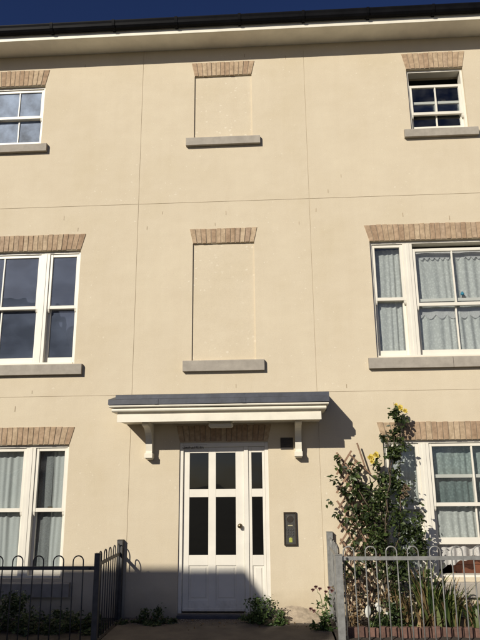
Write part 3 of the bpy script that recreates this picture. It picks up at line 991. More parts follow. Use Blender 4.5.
# ------------------------------------------------------------------ curtains (they hang inside: things of their own)
def curtain(name, mat, label, x0, x1, z0, z1, y=0.184, amp=0.013, wave=0.11, scallop=0.0, sw=0.12, slant=0.0, seed=0, cat='curtain'):
    r = random.Random(seed)
    nx = max(24, int((x1 - x0) / 0.010)); nz = 18
    ph = [r.uniform(0, 6.28) for _ in range(4)]
    bm = bmesh.new()
    rows = []
    for k in range(nz + 1):
        row = []
        t = k / nz
        for i in range(nx + 1):
            s = i / nx
            x = x0 + (x1 - x0) * s
            zb = z0 + slant * s
            if scallop: zb += scallop * (1 - abs(math.sin(math.pi * (x - x0) / sw)))
            z = zb + (z1 - zb) * t
            a = amp * (0.55 + 0.45 * (1 - t))
            xw = x + 0.035 * math.sin(x * 7.3 + ph[1]) + 0.018 * math.sin(x * 17 + ph[3]) + 0.012 * math.sin(z * 2.1 + x * 4)
            a *= 0.65 + 0.5 * math.sin(x * 5.1 + ph[2]) ** 2
            yy = y + a * math.sin(xw / wave * math.tau + ph[0] + 0.5 * math.sin(z * 1.3 + ph[1])) + 0.5 * a * math.sin(x / wave * 2.6 * math.tau * 0.37 + ph[2]) \
                + 0.006 * math.sin(z * 5 + x * 9 + ph[3])
            row.append(bm.verts.new((x, yy, z)))
        rows.append(row)
    for k in range(nz):
        for i in range(nx):
            bm.faces.new((rows[k][i], rows[k][i + 1], rows[k + 1][i + 1], rows[k + 1][i]))
    o = from_bm(name, bm, mat, None, smooth=True)
    return tag(o, label, cat)

cR, cL = WC[1], WC[0]
curtain('net_curtain', 'net', 'gathered net in the narrow sash of the first floor window above the rose', cR - 1.16, cR - 0.70, 3.30, 4.93, wave=0.10, seed=1)
curtain('net_curtain', 'net', 'wide gathered net behind the first floor two-pane sash above the railing', cR - 0.60, cR + 0.60, 3.32, 4.86, wave=0.13, amp=0.015, seed=2)
curtain('curtain_valance', 'lace', 'scalloped lace valance along the top of the right first floor window', cR - 0.60, cR + 0.60, 4.75, 4.90, y=0.166, wave=0.3, amp=0.003, scallop=0.04, sw=0.075, seed=3, cat='valance')
curtain('curtain_valance', 'lace', 'frilled lace edge across the lower sash of the right first floor window', cR - 0.60, cR + 0.60, 3.86, 4.09, y=0.168, wave=0.2, amp=0.003, scallop=0.06, sw=0.16, seed=4, cat='valance')
curtain('net_curtain', 'net', 'net behind the far narrow sash of the right first floor window', cR + 0.70, cR + 1.16, 3.30, 4.93, wave=0.10, seed=5)
curtain('net_curtain', 'net', 'net behind the narrow ground floor sash beside the climbing rose', cR - 1.16, cR - 0.70, 0.46, 2.10, wave=0.09, seed=6)
curtain('net_curtain', 'green', 'greenish patterned net in the top of the opened ground floor window', cR - 0.60, cR + 0.60, 1.26, 2.08, y=0.20, wave=0.12, seed=7)
curtain('net_curtain', 'net', 'patterned net behind the raised lower sash of the ground floor window', cR - 0.60, cR + 0.60, 0.84, 1.34, y=0.182, wave=0.10, scallop=0.03, sw=0.15, seed=8)
curtain('lace_curtain', 'lace', 'white lace hanging slanted in the open gap under the raised sash', cR - 0.585, cR + 0.60, 0.475, 0.85, y=0.19, wave=0.16, amp=0.03, scallop=0.025, sw=0.17, slant=0.40, seed=9)
curtain('net_curtain', 'net', 'net behind the far narrow sash of the right ground floor window', cR + 0.70, cR + 1.16, 0.46, 2.10, wave=0.09, seed=10)
curtain('voile_curtain', 'voile', 'white voile drape along the right edge of the left ground floor window', cL + 0.92, cL + 1.155, 0.46, 2.12, wave=0.085, amp=0.016, seed=11)
curtain('net_curtain', 'sheer', 'thin grey net behind the narrow sash of the left ground floor window', cL + 0.73, cL + 0.915, 0.46, 2.12, y=0.178, wave=0.10, amp=0.012, seed=14)
curtain('voile_curtain', 'voile', 'white voile drape in the wide sash of the left ground floor window', cL - 0.20, cL + 0.50, 0.46, 2.12, wave=0.10, amp=0.016, seed=12)
curtain('net_curtain', 'sheer', 'thin grey net beside the mullion of the left ground floor window', cL + 0.505, cL + 0.62, 0.46, 2.12, y=0.178, wave=0.10, amp=0.012, seed=15)
curtain('voile_curtain', 'voile', 'white voile drape at the far side of the left ground floor window', cL - 1.15, cL - 0.80, 0.46, 2.12, wave=0.10, amp=0.016, seed=13)
# cabinet inside, behind the opened sash
cab = thing('wooden_cabinet', 'reddish brown wooden cabinet seen through the opened ground floor window', 'cabinet', (cR + 0.25, 0.62, 0.004))
b0 = wpos(cab)
box('carcass', 'cabinet', cab, cR - 0.30, cR + 0.75, 0.40, 0.85, 0.006, 0.80, 0.006)
box('cabinet_top', 'cabinet', cab, cR - 0.33, cR + 0.78, 0.375, 0.87, 0.801, 0.83, 0.006)
for k in range(3):
    box('drawer_front', 'cabinet', cab, cR - 0.27, cR + 0.72, 0.384, 0.399, 0.06 + k * 0.24, 0.28 + k * 0.24, 0.004)
# small turquoise ornament on the sash rail
tp = W(463, 295.5, -0.13)
bm = bmesh.new()
lathe(bm, [(0.010, 0.0), (0.022, 0.008), (0.027, 0.022), (0.021, 0.038), (0.010, 0.046), (0.013, 0.055)], (tp.x, 0.150, 4.194), 'z', 14)
tag(from_bm('ornament', bm, 'teal', None, smooth=True), 'tiny turquoise ornament on the sash rail of the right first floor window', 'ornament')

# ------------------------------------------------------------------ hooped railings
def hoop_mesh(h_top, w=0.117, r=0.0072, foot=-0.125):
    bm = bmesh.new()
    pts = [(-w / 2, 0, foot), (-w / 2, 0, (foot + h_top) / 2)]
    zc = h_top - w / 2 - r
    for k in range(11):
        a = math.pi - math.pi * k / 10
        pts.append((w / 2 * math.cos(a), 0, zc + w / 2 * math.sin(a)))
    pts += [(w / 2, 0, (foot + h_top) / 2), (w / 2, 0, foot)]
    tube(bm, pts, r, 8)
    me = bpy.data.meshes.new('hoop'); bm.to_mesh(me); bm.free()
    for p in me.polygons: p.use_smooth = True
    return me

def post(parent, x, y, h, mat, s=0.062, ramp_=False):
    bm = bmesh.new()
    bx(bm, x - s / 2, x + s / 2, y - s / 2, y + s / 2, -0.18, h, 0.004)
    p = from_bm('post', bm, mat, parent)
    bm = bmesh.new(); bx(bm, x - s / 2 - 0.003, x + s / 2 + 0.003, y - s / 2 - 0.003, y + s / 2 + 0.003, h + 0.0005, h + 0.008, 0.003)
    from_bm('post_cap', bm, mat, p)
    return p

def panel(parent, me, a, b, z_rail, mat, start=0.085):
    """hoops and rails from plan point a to b"""
    a = Vector((a[0], a[1], 0)); b = Vector((b[0], b[1], 0))
    d = b - a; L = d.length; d.normalize()
    ang = math.atan2(d.y, d.x)
    n = int((L - start) / 0.234)
    for k in range(n + 1):
        s = start + 0.06 + k * 0.234
        if s > L - 0.05: break
        p = a + d * s
        o = bpy.data.objects.new('hoop', me); COL.objects.link(o); o.parent = parent
        o.location = Vector((p.x, p.y, 0)) - wpos(parent); o.rotation_euler = (random.uniform(-.006, .006), random.uniform(-.008, .008), ang)
    for zc in (z_rail, -0.075):
        bm = bmesh.new()
        q = d.cross(Vector((0, 0, 1)))
        # flat bar on the street side of the hoops, with the hoops passing through it
        vs = []
        for e, pt in ((0, a), (1, b)):
            for sy, sz in ((-1, -1), (1, -1), (1, 1), (-1, 1)):
                vs.append(bm.verts.new(pt + q * (0.010 * sy) + Vector((0, 0, zc + 0.019 * sz))))
        for i in range(4):
            j = (i + 1) % 4; bm.faces.new((vs[i], vs[j], vs[4 + j], vs[4 + i]))
        bm.faces.new(vs[:4][::-1]); bm.faces.new(vs[4:])
        bmesh.ops.recalc_face_normals(bm, faces=bm.faces[:])
        from_bm('rail', bm, mat, parent)
    # bolts that tie the rail to the first post
    for pt, sgn in ((a, 1), (b, -1)):
        bm = bmesh.new()
        lathe(bm, [(0.0, -0.0), (0.014, 0.001), (0.014, 0.012), (0.008, 0.016)], tuple(pt + d * (0.05 * sgn) - Vector((0, 0.010, 0)) + Vector((0, 0, z_rail))), 'y', 8)
        from_bm('bolt', bm, 'dial', parent)

# left: in shade
lp = (-2.035, -1.20)
rl = thing('hooped_railing', 'shaded hooped steel railing left of the path, turning back to the wall', 'railing', (lp[0], lp[1], -0.05), 'hooped railings beside the path')
mL = hoop_mesh(0.838); mL.materials.append(MAT['shade_steel'])
post(rl, lp[0], lp[1], 0.850, 'shade_steel')
post(rl, -2.062, -0.040, 0.897, 'shade_steel', 0.075)
post(rl, -5.00, -1.20, 0.850, 'shade_steel')
panel(rl, mL, (lp[0] - 0.031, lp[1]), (-4.969, -1.20), 0.700, 'shade_steel', 0.125)
mL2 = hoop_mesh(0.872); mL2.materials.append(MAT['shade_steel'])
panel(rl, mL2, (lp[0], lp[1] + 0.031), (-2.062, -0.078), 0.735, 'shade_steel', 0.03)
# right: sunlit
rp = (0.668, -1.20)
rr = thing('hooped_railing', 'sunlit galvanised hooped railing with square posts in front of the rose', 'railing', (rp[0], rp[1], -0.05), 'hooped railings beside the path')
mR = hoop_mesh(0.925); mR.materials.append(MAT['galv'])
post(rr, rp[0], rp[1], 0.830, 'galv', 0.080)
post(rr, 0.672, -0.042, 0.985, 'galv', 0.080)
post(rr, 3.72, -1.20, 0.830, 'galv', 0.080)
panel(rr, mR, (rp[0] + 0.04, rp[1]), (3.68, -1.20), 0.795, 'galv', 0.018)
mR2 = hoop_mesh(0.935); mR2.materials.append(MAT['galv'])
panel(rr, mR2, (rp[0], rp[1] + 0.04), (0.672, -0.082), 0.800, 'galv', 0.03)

# ------------------------------------------------------------------ foliage helpers
def leaves(name, mat, parent, pts, sizes, ratio=0.62, droop=0.35, seed=1, nrm=None, loc=None):
    """one folded six-sided leaf per point"""
    r = np.random.default_rng(seed)
    n = len(pts)
    pts = np.asarray(pts, float)
    L = np.asarray(sizes, float)[:, None]
    az = r.uniform(0, 2 * np.pi, n); el = r.normal(-droop, 0.55, n)
    t = np.stack([np.cos(az) * np.cos(el), np.sin(az) * np.cos(el), np.sin(el)], 1)
    up = np.stack([r.normal(0, .55, n), r.normal(-.35, .5, n), np.ones(n)], 1)
    s = np.cross(t, up); s /= np.linalg.norm(s, axis=1)[:, None] + 1e-9
    nn = np.cross(s, t)
    w = L * ratio / 2
    fold = L * 0.10
    v = np.stack([pts, pts + t * L * .35 + s * w + nn * fold, pts + t * L * .72 + s * w * .72 + nn * fold * .6, pts + t * L - nn * fold * .8,
                  pts + t * L * .72 - s * w * .72 + nn * fold * .6, pts + t * L * .35 - s * w + nn * fold], 1).reshape(-1, 3)
    faces = []
    for i in range(n):
        b = i * 6
        faces.append((b, b + 1, b + 2, b + 3)); faces.append((b, b + 3, b + 4, b + 5))
    me = bpy.data.meshes.new(name)
    me.from_pydata(v.tolist(), [], faces)
    o = link(name, me, mat, parent, loc)
    kind(o, 'stuff')
    return o

def blob_points(blobs, seed=3):
    """blobs: (u, v, r_px, out, n, squash_y)  in photograph pixels, at a depth in front of the wall"""
    r = np.random.default_rng(seed)
    pts = []
    for (u, v, rp_, out, n, dep) in blobs:
        c = W(u, v, out)
        rad = rp_ / F_PX * (DIST - out)
        # a few sub-clumps, so that there are gaps and dense knots
        k = max(3, n // 38)
        cen = r.normal(0, 0.5, (k, 3)); cen = cen / np.maximum(1, np.linalg.norm(cen, axis=1))[:, None]
        for i in range(n):
            q = cen[r.integers(k)] * rad + r.normal(0, 0.24, 3) * rad
            p = np.array(c) + q * np.array([1, dep, 1])
            p[1] = min(p[1], -0.02)
            pts.append(p)
    return np.array(pts)

def cane(bm, pts, r0, r1, seg=6, wob=0.02, seed=0):
    rr_ = random.Random(seed)
    P_ = [Vector(p) for p in pts]
    out = []
    for i in range(len(P_) - 1):
        for k in range(4):
            t = k / 4
            p = P_[i].lerp(P_[i + 1], t)
            p += Vector((rr_.uniform(-wob, wob), rr_.uniform(-wob, wob) * 0.5, rr_.uniform(-wob, wob) * 0.4)) if (i or k) else Vector()
            out.append(p)
    out.append(P_[-1])
    tube(bm, out, r0, seg, r1)

def blossom(name, mat, parent, c, r, petals=18, seed=0):
    rr_ = random.Random(seed)
    bm = bmesh.new()
    c = Vector(c)
    for k in range(petals):
        ring = k / petals
        a = k * 2.4 + rr_.uniform(-.2, .2)
        tilt = 0.15 + 1.15 * ring
        d = Vector((math.cos(a) * math.sin(tilt), -math.cos(tilt) * 0.75, math.sin(a) * math.sin(tilt) + 0.35 * math.cos(tilt))).normalized()
        s = d.cross(Vector((rr_.uniform(-.3, .3), 1, rr_.uniform(-.3, .3)))).normalized()
        n = s.cross(d)
        L = r * (0.6 + 0.5 * ring); w = r * 0.42
        q = [c, c + d * L * .5 + s * w + n * w * .2, c + d * L * .95 + s * w * .6 - n * w * .2, c + d * L * 1.02, c + d * L * .95 - s * w * .6 - n * w * .2, c + d * L * .5 - s * w + n * w * .2]
        vs = [bm.verts.new(x) for x in q]
        bm.faces.new((vs[0], vs[1], vs[2], vs[3])); bm.faces.new((vs[0], vs[3], vs[4], vs[5]))
    return from_bm(name, bm, mat, parent, smooth=True)

# ------------------------------------------------------------------ trellis and climbing rose
tre = thing('garden_trellis', 'brown diamond lattice trellis fixed behind the climbing rose', 'trellis', (1.05, -0.08, -0.02))
tx0, tx1, tz0, tz1 = 0.80, 1.62, 0.12, 1.98
def clip_slat(x, sgn, slope):
    """slat from the foot line upward, clipped to the trellis outline (left edge leans outward as in the photograph)"""
    pts = []
    z = tz0
    while z <= tz1 + 1e-6:
        xx_ = x + sgn * (z - tz0) / slope
        left = 0.78 + 0.02 * z
        right = 1.05 + 0.28 * max(0, 1 - abs(z - 0.7))
        if left <= xx_ <= right: pts.append((xx_, z))
        z += 0.02
    return (pts[0], pts[-1]) if len(pts) > 8 else None
k = 0
for sgn, yy in ((1, -0.085), (-1, -0.073)):
    for j in range(-12, 13):
        seg_ = clip_slat(1.05 + j * 0.15, sgn, 1.45)
        if not seg_: continue
        (xa, za), (xb, zb) = seg_
        dv = Vector((xb - xa, 0, zb - za)); ln = dv.length; dv.normalize(); sd = Vector((dv.z, 0, -dv.x)) * 0.0125
        ext = dv * random.uniform(0.0, 0.06)
        A, B = Vector((xa, yy, za)) - ext, Vector((xb, yy, zb)) + ext
        bm = bmesh.new()
        vs = [bm.verts.new(p + Vector((0, dy, 0))) for dy in (-0.0055, 0.0055) for p in (A - sd, A + sd, B + sd, B - sd)]
        for q in ((0, 1, 2, 3), (7, 6, 5, 4), (0, 4, 5, 1), (1, 5, 6, 2), (2, 6, 7, 3), (3, 7, 4, 0)): bm.faces.new([vs[i] for i in q])
        bmesh.ops.recalc_face_normals(bm, faces=bm.faces[:])
        from_bm('slat', bm, 'wood', tre)
for xs_ in ((357, 443, 366, 470), (350, 455, 371, 474)):
    A = W(xs_[0], xs_[1], 0.12); B = W(xs_[2], xs_[3], 0.12)
    bm = bmesh.new(); tube(bm, [A, A.lerp(B, .5), B], 0.011, 6); from_bm('slat', bm, 'wood', tre)

rose = thing('climbing_rose', 'tall dark green climbing rose with yellow blooms beside the ground floor window', 'rose', tuple(W(388, 600, 0.3).xy) + (-0.03,))
bm = bmesh.new()
def PX(u, v, o): return W(u, v, o)
root = Vector((1.38, -0.30, -0.05))
for i, path in enumerate([[(385, 560, .3), (388, 500, .25), (392, 455, .2), (396, 412, .18)], [(378, 560, .35), (372, 510, .3), (352, 478, .22), (340, 462, .2)],
                          [(392, 560, .3), (402, 520, .3), (398, 470, .2), (402, 415, .18)], [(372, 565, .3), (360, 530, .25), (345, 500, .2), (338, 480, .2)],
                          [(385, 560, .3), (380, 500, .25), (376, 470, .2), (373, 458, .22)], [(395, 570, .3), (412, 545, .35), (420, 560, .35)], [(370, 580, .35), (350, 560, .3), (340, 540, .25)],
                          [(385, 540, .4), (388, 500, .4), (390, 470, .3), (386, 430, .2)]]):
    cane(bm, [root + Vector((random.uniform(-.08, .08), random.uniform(-.06, .06), 0))] + [PX(*p) for p in path], 0.011, 0.004, 6, 0.022, i)
from_bm('stem', bm, 'bark', rose)
RB = [(398, 411, 5, .18, 50, .8), (392, 417, 6, .18, 60, .8), (402, 420, 5, .18, 40, .8), (394, 427, 7, .18, 60, .8), (385, 434, 6, .18, 45, .8), (398, 440, 8, .2, 75, .8), (390, 450, 9, .2, 110, .8),
      (394, 462, 10, .22, 150, .8), (390, 472, 10, .22, 170, .8), (397, 482, 10, .22, 170, .8), (389, 488, 10, .25, 190, .8),
      (378, 504, 14, .3, 380, .7), (395, 502, 15, .3, 440, .7), (367, 518, 9, .3, 130, .7), (385, 524, 21, .32, 640, .7), (408, 522, 12, .32, 300, .7),
      (377, 545, 17, .34, 430, .7), (396, 548, 21, .34, 680, .7), (416, 546, 9, .34, 170, .7), (366, 562, 9, .3, 60, .8), (386, 568, 18, .36, 300, .7), (409, 568, 13, .36, 210, .7), (422, 568, 6, .3, 60, .8),
      (374, 592, 15, .36, 60, .7), (398, 594, 15, .36, 90, .7), (420, 588, 8, .4, 30, .8)]
RB = [(a_, b_, c_ * 1.05, d_, int(e_ * (0.6 if e_ > 150 else 0.9)), f_) for a_, b_, c_, d_, e_, f_ in RB]
pts = blob_points(RB, 5)
leaves('foliage', 'rose', rose, pts, rng.uniform(0.024, 0.078, len(pts)), 0.62, 0.35, 2)
RB2 = [(337, 463, 6, .2, 20, .8), (347, 472, 7, .2, 24, .8), (356, 468, 6, .2, 16, .8), (341, 486, 8, .2, 26, .8), (353, 486, 8, .22, 30, .8), (362, 496, 8, .24, 30, .8), (349, 500, 7, .2, 26, .8), (358, 478, 6, .2, 22, .8),
       (374, 466, 6, .2, 18, .8), (381, 478, 6, .2, 18, .8), (371, 486, 6, .2, 10, .8), (383, 492, 8, .25, 40, .8), (350, 565, 10, .28, 40, .8), (343, 515, 7, .2, 14, .8), (331, 503, 5, .2, 6, .8), (349, 530, 8, .22, 16, .8), (352, 515, 7, .22, 22, .8),
       (355, 548, 8, .24, 24, .8), (345, 580, 9, .3, 26, .8), (402, 414, 7, .2, 14, .8), (384, 440, 7, .2, 12, .8), (405, 450, 6, .2, 8, .8), (380, 455, 6, .2, 8, .8), (424, 555, 6, .35, 14, .8), (418, 530, 7, .35, 16, .8)]
pts = blob_points(RB2, 6)
leaves('foliage', 'rose', rose, pts, rng.uniform(0.055, 0.095, len(pts)), 0.60, 0.5, 9)
for i, (u, v, o_, r_) in enumerate([(371, 458, .25, .052), (376, 455, .26, .045), (400, 408, .2, .045), (405, 411, .22, .036), (372, 462, .27, .032), (396, 405, .2, .028)]):
    blossom('bloom', 'yellow', rose, W(u, v, o_), r_, 20, i)
for i, (u, v) in enumerate([(403, 490), (406, 494), (402, 497), (408, 489), (405, 486)]):
    blossom('faded_bloom', 'faded', rose, W(u, v, .42), .032, 14, 20 + i)

# ------------------------------------------------------------------ strap-leaf plants behind the right railing
def strap_plant(label, cx_, cy_, n, h, spread, mats, seed, z0=-0.03, width=0.022, group='strap leaf clumps behind the railing'):
    rr_ = random.Random(seed)
    t = thing('strap_leaf_plant', label, 'plant', (cx_, cy_, z0), group)
    bms = {m: bmesh.new() for m in mats}
    for i in range(n):
        m = rr_.choice(mats)
        bm = bms[m]
        a = rr_.uniform(0, math.tau); hh = h * rr_.uniform(0.55, 1.1); sp = spread * rr_.uniform(0.25, 1.0)
        bx0 = Vector((cx_ + rr_.gauss(0, .05), cy_ + rr_.gauss(0, .035), z0 - 0.02))
        w = width * rr_.uniform(.6, 1.2)
        bend = rr_.uniform(0.2, 0.95)
        prevp = None
        L, R_ = [], []
        side_ = Vector((-math.sin(a + rr_.uniform(-.6, .6)), math.cos(a), 0)).normalized()
        for k in range(9):
            s = k / 8
            rad = sp * (s ** 1.7)
            z = hh * (s - bend * 0.42 * s ** 3)
            c = bx0 + Vector((math.cos(a) * rad, math.sin(a) * rad * 0.7, z))
            c.y = min(c.y, -0.03)
            ww = w * (0.55 + 0.9 * s - 1.42 * s * s) + 0.001
            L.append(bm.verts.new(c - side_ * ww + Vector((0, 0, ww * .4)))); R_.append(bm.verts.new(c + side_ * ww + Vector((0, 0, ww * .4))))
        for k in range(8):
            bm.faces.new((L[k], R_[k], R_[k + 1], L[k + 1]))
    for m, bm in bms.items():
        kind(from_bm('foliage', bm, m, t, smooth=True), 'stuff')
    return t
strap_plant('tall clump of green strap leaves below the window mullion', W(428, 600, .7).x, -.70, 120, .80, .42, ['strap', 'strap', 'bush', 'dead'], 31)
strap_plant('clump of strap leaves leaning under the opened window', W(447, 605, .6).x, -.62, 110, .62, .40, ['strap', 'strap', 'bush', 'dead'], 32)
strap_plant('dry orange strap leaves at the front of the bed', W(427, 632, .9).x, -.92, 46, .33, .18, ['dead', 'dead', 'strap'], 33, width=0.030)
strap_plant('thin brownish strap leaves under the climbing rose', W(402, 612, .6).x, -.66, 70, .52, .26, ['strap', 'dead'], 34, width=0.014)
strap_plant('sparse strap leaves at the right edge of the bed', W(474, 612, .6).x, -.66, 70, .42, .30, ['strap', 'bush', 'dead'], 35)

def leafy(name, label, cat, blobs, mat, base, stems, size=(0.03, 0.06), seed=1, group=None, stem_mat='greenstem', ratio=.62, extra=None):
    t = thing(name, label, cat, base, group)
    if stems:
        bm = bmesh.new()
        for i, st_ in enumerate(stems):
            cane(bm, [Vector(base) + Vector((random.uniform(-.03, .03), 0, -0.02))] + [W(*p) for p in st_], 0.007, 0.0025, 5, 0.012, seed * 7 + i)
        from_bm('stem', bm, stem_mat, t)
    pts = blob_points(blobs, seed)
    pts[:, 2] = np.maximum(pts[:, 2], base[2] + 0.01)
    r = np.random.default_rng(seed)
    leaves('foliage', mat, t, pts, r.uniform(size[0], size[1], len(pts)), ratio, 0.1, seed + 50)
    return t

b = W(264, 628, .36)
leafy('low_bush', 'low leafy green bush at the foot of the door side light', 'bush', [(254, 611, 9, .3, 300, .9), (266, 612, 10, .32, 380, .9), (276, 619, 8, .36, 260, .9), (262, 623, 9, .42, 260, .9), (248, 617, 6, .3, 120, .9), (281, 625, 4, .4, 70, .9), (258, 603, 5, .28, 80, .9)],
      'bush', (b.x, b.y, -0.045), [[(256, 612, .3)], [(268, 610, .33)], [(276, 617, .36)]], (0.022, 0.042), 4)
b = W(324, 636, .55)
pp = leafy('flowering_plant', 'slender plant with dusky pink heads leaning over the path by the grey post', 'plant',
           [(327, 601, 5, .6, 26, .9), (324, 612, 7, .6, 60, .9), (322, 622, 8, .62, 80, .9), (326, 632, 8, .65, 80, .9), (318, 606, 4, .6, 12, .9)], 'bush', (b.x, b.y, -0.045),
           [[(324, 615, .6), (320, 596, .6), (316, 588, .6)], [(325, 612, .6), (329, 590, .6)], [(322, 618, .6), (312, 609, .6)], [(326, 620, .62), (328, 600, .62)]], (0.035, 0.07), 6, ratio=.5)
for i, (u, v) in enumerate([(316, 587), (313, 590), (329, 588), (332, 591), (311, 609), (314, 611), (320, 589), (326, 592)]):
    blossom('bloom', 'pink', pp, W(u, v, .6), .026, 10, 40 + i)
# mixed plants under the rose
b = W(350, 615, .5)
leafy('bed_plant', 'straggly brown stemmed plant behind the first hoops of the sunlit railing', 'plant', [(375, 595, 14, .5, 60, .8), (395, 600, 12, .55, 50, .8), (348, 590, 10, .5, 45, .8), (352, 606, 12, .55, 80, .8), (358, 620, 10, .6, 90, .8), (346, 575, 7, .4, 24, .8)], 'dead', (b.x, b.y, -0.03),
      [[(368, 600, .5), (372, 570, .45)], [(376, 602, .5), (384, 574, .45)], [(384, 606, .5), (392, 580, .45)], [(345, 590, .45), (340, 565, .4)], [(352, 592, .5), (356, 570, .4)], [(358, 600, .5), (362, 575, .42)], [(348, 600, .5), (350, 580, .45)]], (0.025, 0.05), 8, stem_mat='bark')
b = W(388, 628, .8)
leafy('bed_plant', 'dark leafy plant just behind the red edging bricks', 'plant', [(376, 620, 9, .75, 130, .8), (388, 618, 10, .75, 160, .8), (402, 622, 9, .75, 130, .8), (396, 610, 8, .7, 90, .8)], 'shade', (b.x, b.y, -0.03), None, (0.03, 0.06), 9)
wf = thing('white_flower', 'white bloom low in the bed behind the railing', 'flower', tuple(W(370, 622, .8).xy) + (-0.03,))
bm = bmesh.new(); cane(bm, [Vector(wf.location), W(369, 612, .8)], .006, .004, 5, .004); cane(bm, [Vector(wf.location), W(379, 610, .8)], .006, .004, 5, .004)
from_bm('stem', bm, 'greenstem', wf)
for (u, v, w_, h_, tl) in ((368, 611, .034, .135, .12), (379, 609, .030, .07, -.5), (377, 605, .022, .05, .7), (387, 613, .025, .03, 1.2)):
    c = W(u, v, .82)
    bm = bmesh.new()
    rows = []
    for k in range(7):
        s = k / 6
        ww = w_ * math.sin(math.pi * (0.08 + 0.88 * s)) ** 0.8
        rows.append([bm.verts.new(c + Matrix.Rotation(tl, 3, 'Y') @ Vector((ww * q, -0.018 * (1 - q * q) + 0.02 * (s - .5) ** 2, (s - .5) * h_))) for q in (-1, -.5, 0, .5, 1)])
    for k in range(6):
        for i in range(4): bm.faces.new((rows[k][i], rows[k][i + 1], rows[k + 1][i + 1], rows[k + 1][i]))
    from_bm('petal', bm, 'whitepet', wf, smooth=True)

# shaded bed on the left
for i, (u0, lab, bl) in enumerate([
        (14, 'rounded dark shrub behind the shaded railing under the left window', [(10, 604, 13, .55, 420, .9), (22, 616, 15, .6, 460, .9), (4, 620, 14, .6, 360, .9), (26, 630, 12, .8, 260, .9)]),
        (58, 'low spreading plant in the shaded bed below the window corner', [(46, 624, 11, .6, 260, .9), (60, 621, 11, .6, 280, .9), (72, 626, 10, .6, 240, .9), (56, 634, 10, .85, 200, .9)]),
        (96, 'dark low plant behind the corner post of the shaded railing', [(86, 626, 10, .7, 240, .9), (100, 624, 10, .6, 240, .9), (92, 635, 9, .85, 160, .9)])]):
    b = W(u0, 632, .6)
    leafy('bed_plant', lab, 'plant', bl, 'shade', (b.x, b.y, -0.055), None, (0.03, 0.055), 12 + i)
for i, (u0, lab, bl) in enumerate([
        (138, 'loose dark green plant against the wall just right of the shaded railing', [(128, 622, 8, .3, 120, .9), (140, 616, 8, .28, 150, .9), (148, 624, 9, .34, 160, .9)]),
        (164, 'low dark plant between the shaded railing and the door', [(160, 617, 7, .26, 120, .9), (170, 622, 7, .3, 120, .9), (156, 628, 8, .4, 120, .9)])]):
    b = W(u0, 630, .32)
    leafy('path_side_plant', lab, 'plant', bl, 'shade', (b.x, b.y, -0.045), None, (0.025, 0.05), 17 + i)

# ------------------------------------------------------------------ brick edging of the right bed
edg = thing('brick_edging', 'row of red brown bricks on end edging the right flower bed', 'edging', (1.3, -1.02, -0.05))
x = 0.80
while x < 3.6:
    w = 0.102 + random.uniform(-.003, .003)
    bm = bmesh.new(); bx(bm, -w / 2, w / 2, -0.034, 0.034, -0.12, 0.062 + random.uniform(-.010, .010), 0.006)
    o = from_bm('brick', bm, 'edging', edg, loc=Vector((x, -1.03 + random.uniform(-.008, .008), 0)) - wpos(edg))
    o.rotation_euler = (random.uniform(-.04, .04), random.uniform(-.05, .05), random.uniform(-.05, .05))
    x += w + 0.012

# grit and dead leaves along the wall foot
pts = []; szs = []
bm = bmesh.new()
for i in range(900):
    xx_ = random.uniform(-1.9, 0.6); yy = -abs(random.gauss(0, .16)) - 0.012
    if dx0 - .05 < xx_ < dx1 + .02 and yy > -0.12: continue
    s = random.uniform(.003, .010)
    c = Vector((xx_, yy, -0.045 + s * .5))
    vs = [bm.verts.new(c + Vector(d) * s * random.uniform(.7, 1.2)) for d in ((1, 0, 0), (-.5, .87, 0), (-.5, -.87, 0), (0, 0, .8), (0, 0, -.8))]
    for q in ((0, 1, 3), (1, 2, 3), (2, 0, 3), (1, 0, 4), (2, 1, 4), (0, 2, 4)): bm.faces.new([vs[j] for j in q])
grit = from_bm('grit', bm, 'pebble', None); kind(grit, 'stuff'); tag(grit, 'loose grit and gravel along the foot of the wall', 'gravel')
r = np.random.default_rng(77)
lp_ = np.stack([r.uniform(-1.9, 0.6, 90), -np.abs(r.normal(0, .25, 90)) - .03, np.full(90, -0.040)], 1)
lp_ = np.array([p for p in lp_ if not (dx0 - .05 < p[0] < dx1 + .02 and p[1] > -.12)])
lit = leaves('leaf_litter', 'dead', None, lp_, r.uniform(.02, .045, len(lp_)), .6, 0.0, 78)
tag(lit, 'fallen dry leaves scattered on the path by the wall', 'leaves')

bm = bmesh.new()
nx_, ny_ = 40, 14
gr = []
for j in range(ny_ + 1):
    row = []
    for i in range(nx_ + 1):
        x = -0.09 + 0.69 * i / nx_; t = j / ny_
        y = -0.002 - 0.34 * t
        edge = min(1, (x + 0.09) / 0.12 + 0.35)
        z = -0.05 + 0.135 * edge * (1 - t) ** 1.6 * (0.85 + 0.25 * math.sin(x * 9)) + random.uniform(-.005, .005)
        row.append(bm.verts.new((x, y, z)))
    gr.append(row)
for j in range(ny_):
    for i in range(nx_):
        bm.faces.new((gr[j][i], gr[j + 1][i], gr[j + 1][i + 1], gr[j][i + 1]))
bank = kind(from_bm('sandy_bank', bm, 'sand', None, smooth=True), 'structure')

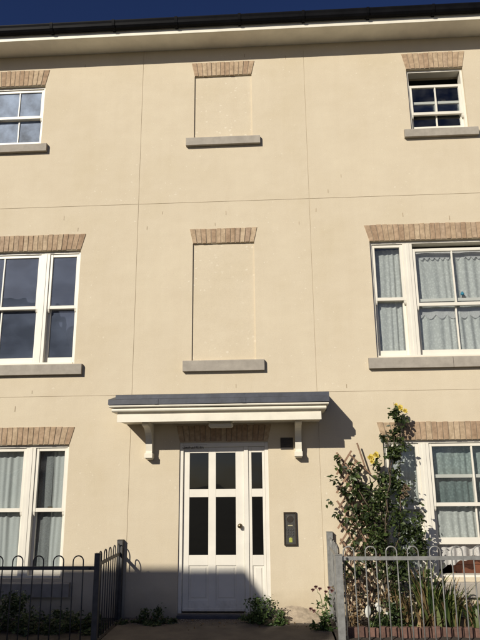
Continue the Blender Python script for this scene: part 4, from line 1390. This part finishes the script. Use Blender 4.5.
# ------------------------------------------------------------------ house across the lane (behind the camera; its roof shades the wall foot and shows in the panes)
RY, RZ = -12.5, 0.555 + KZ * 12.5
rx = -0.457 - KX * 12.5
hb, hh_, ha = 3.0, 2.6, 1.45
hz = RZ - hh_
hx1 = rx + ha; hx0 = -17.0
oh = thing('brick_house', 'dark roofed brick house mirrored in the left first floor window', 'house', (-12, RY, -0.1))
wx0, wx1 = hx0 + .3, hx1 - .25
bm = bmesh.new(); bx(bm, wx0, wx1, RY - hb + .3, RY + hb - .3, -0.19, hz + .02)
hw = from_bm('wall', bm, 'housebrick', oh)
bm = bmesh.new()
A = [bm.verts.new(c) for c in ((hx0, RY + hb, hz), (hx1, RY + hb, hz), (hx1, RY - hb, hz), (hx0, RY - hb, hz), (rx, RY, RZ), (hx0 + ha, RY, RZ))]
for q in ((0, 1, 4, 5), (1, 2, 4), (2, 3, 5, 4), (3, 0, 5), (0, 3, 2, 1)): bm.faces.new([A[i] for i in q])
bmesh.ops.recalc_face_normals(bm, faces=bm.faces[:])
hr = from_bm('roof', bm, 'tile', oh)
cxx = W(309, 621, 0.40)
tt = 12.3 - 0.40
chx, chz = 0.37 - KX * tt, -0.045 + KZ * tt
bm = bmesh.new(); bx(bm, chx - .26, chx + .26, RY - .25, RY + .25, hz - .4, chz - .001, 0.01)
bx(bm, chx - .30, chx + .30, RY - .29, RY + .29, chz - .18, chz - .08, 0.01)
from_bm('chimney', bm, 'housebrick', oh)
for fx in (-15.4, -12.9, -10.4, -8.2):
    for fz in (0.8, 3.3):
        bm = bmesh.new(); yy = RY + hb - .3
        bx(bm, fx - .55, fx + .55, yy - .05, yy + .03, fz, fz + 1.3, .01)
        wi = from_bm('window', bm, 'white', oh)
        for q in (-1, 1):
            bm = bmesh.new(); bx(bm, fx + q * .26 - .22, fx + q * .26 + .22, yy + .031, yy + .036, fz + .08, fz + 1.22)
            from_bm('pane', bm, 'lead', wi)

for o in COL.objects:
    if o.parent is None and o.type == 'MESH' and 'kind' not in o and 'label' not in o:
        print('UNTAGGED', o.name)
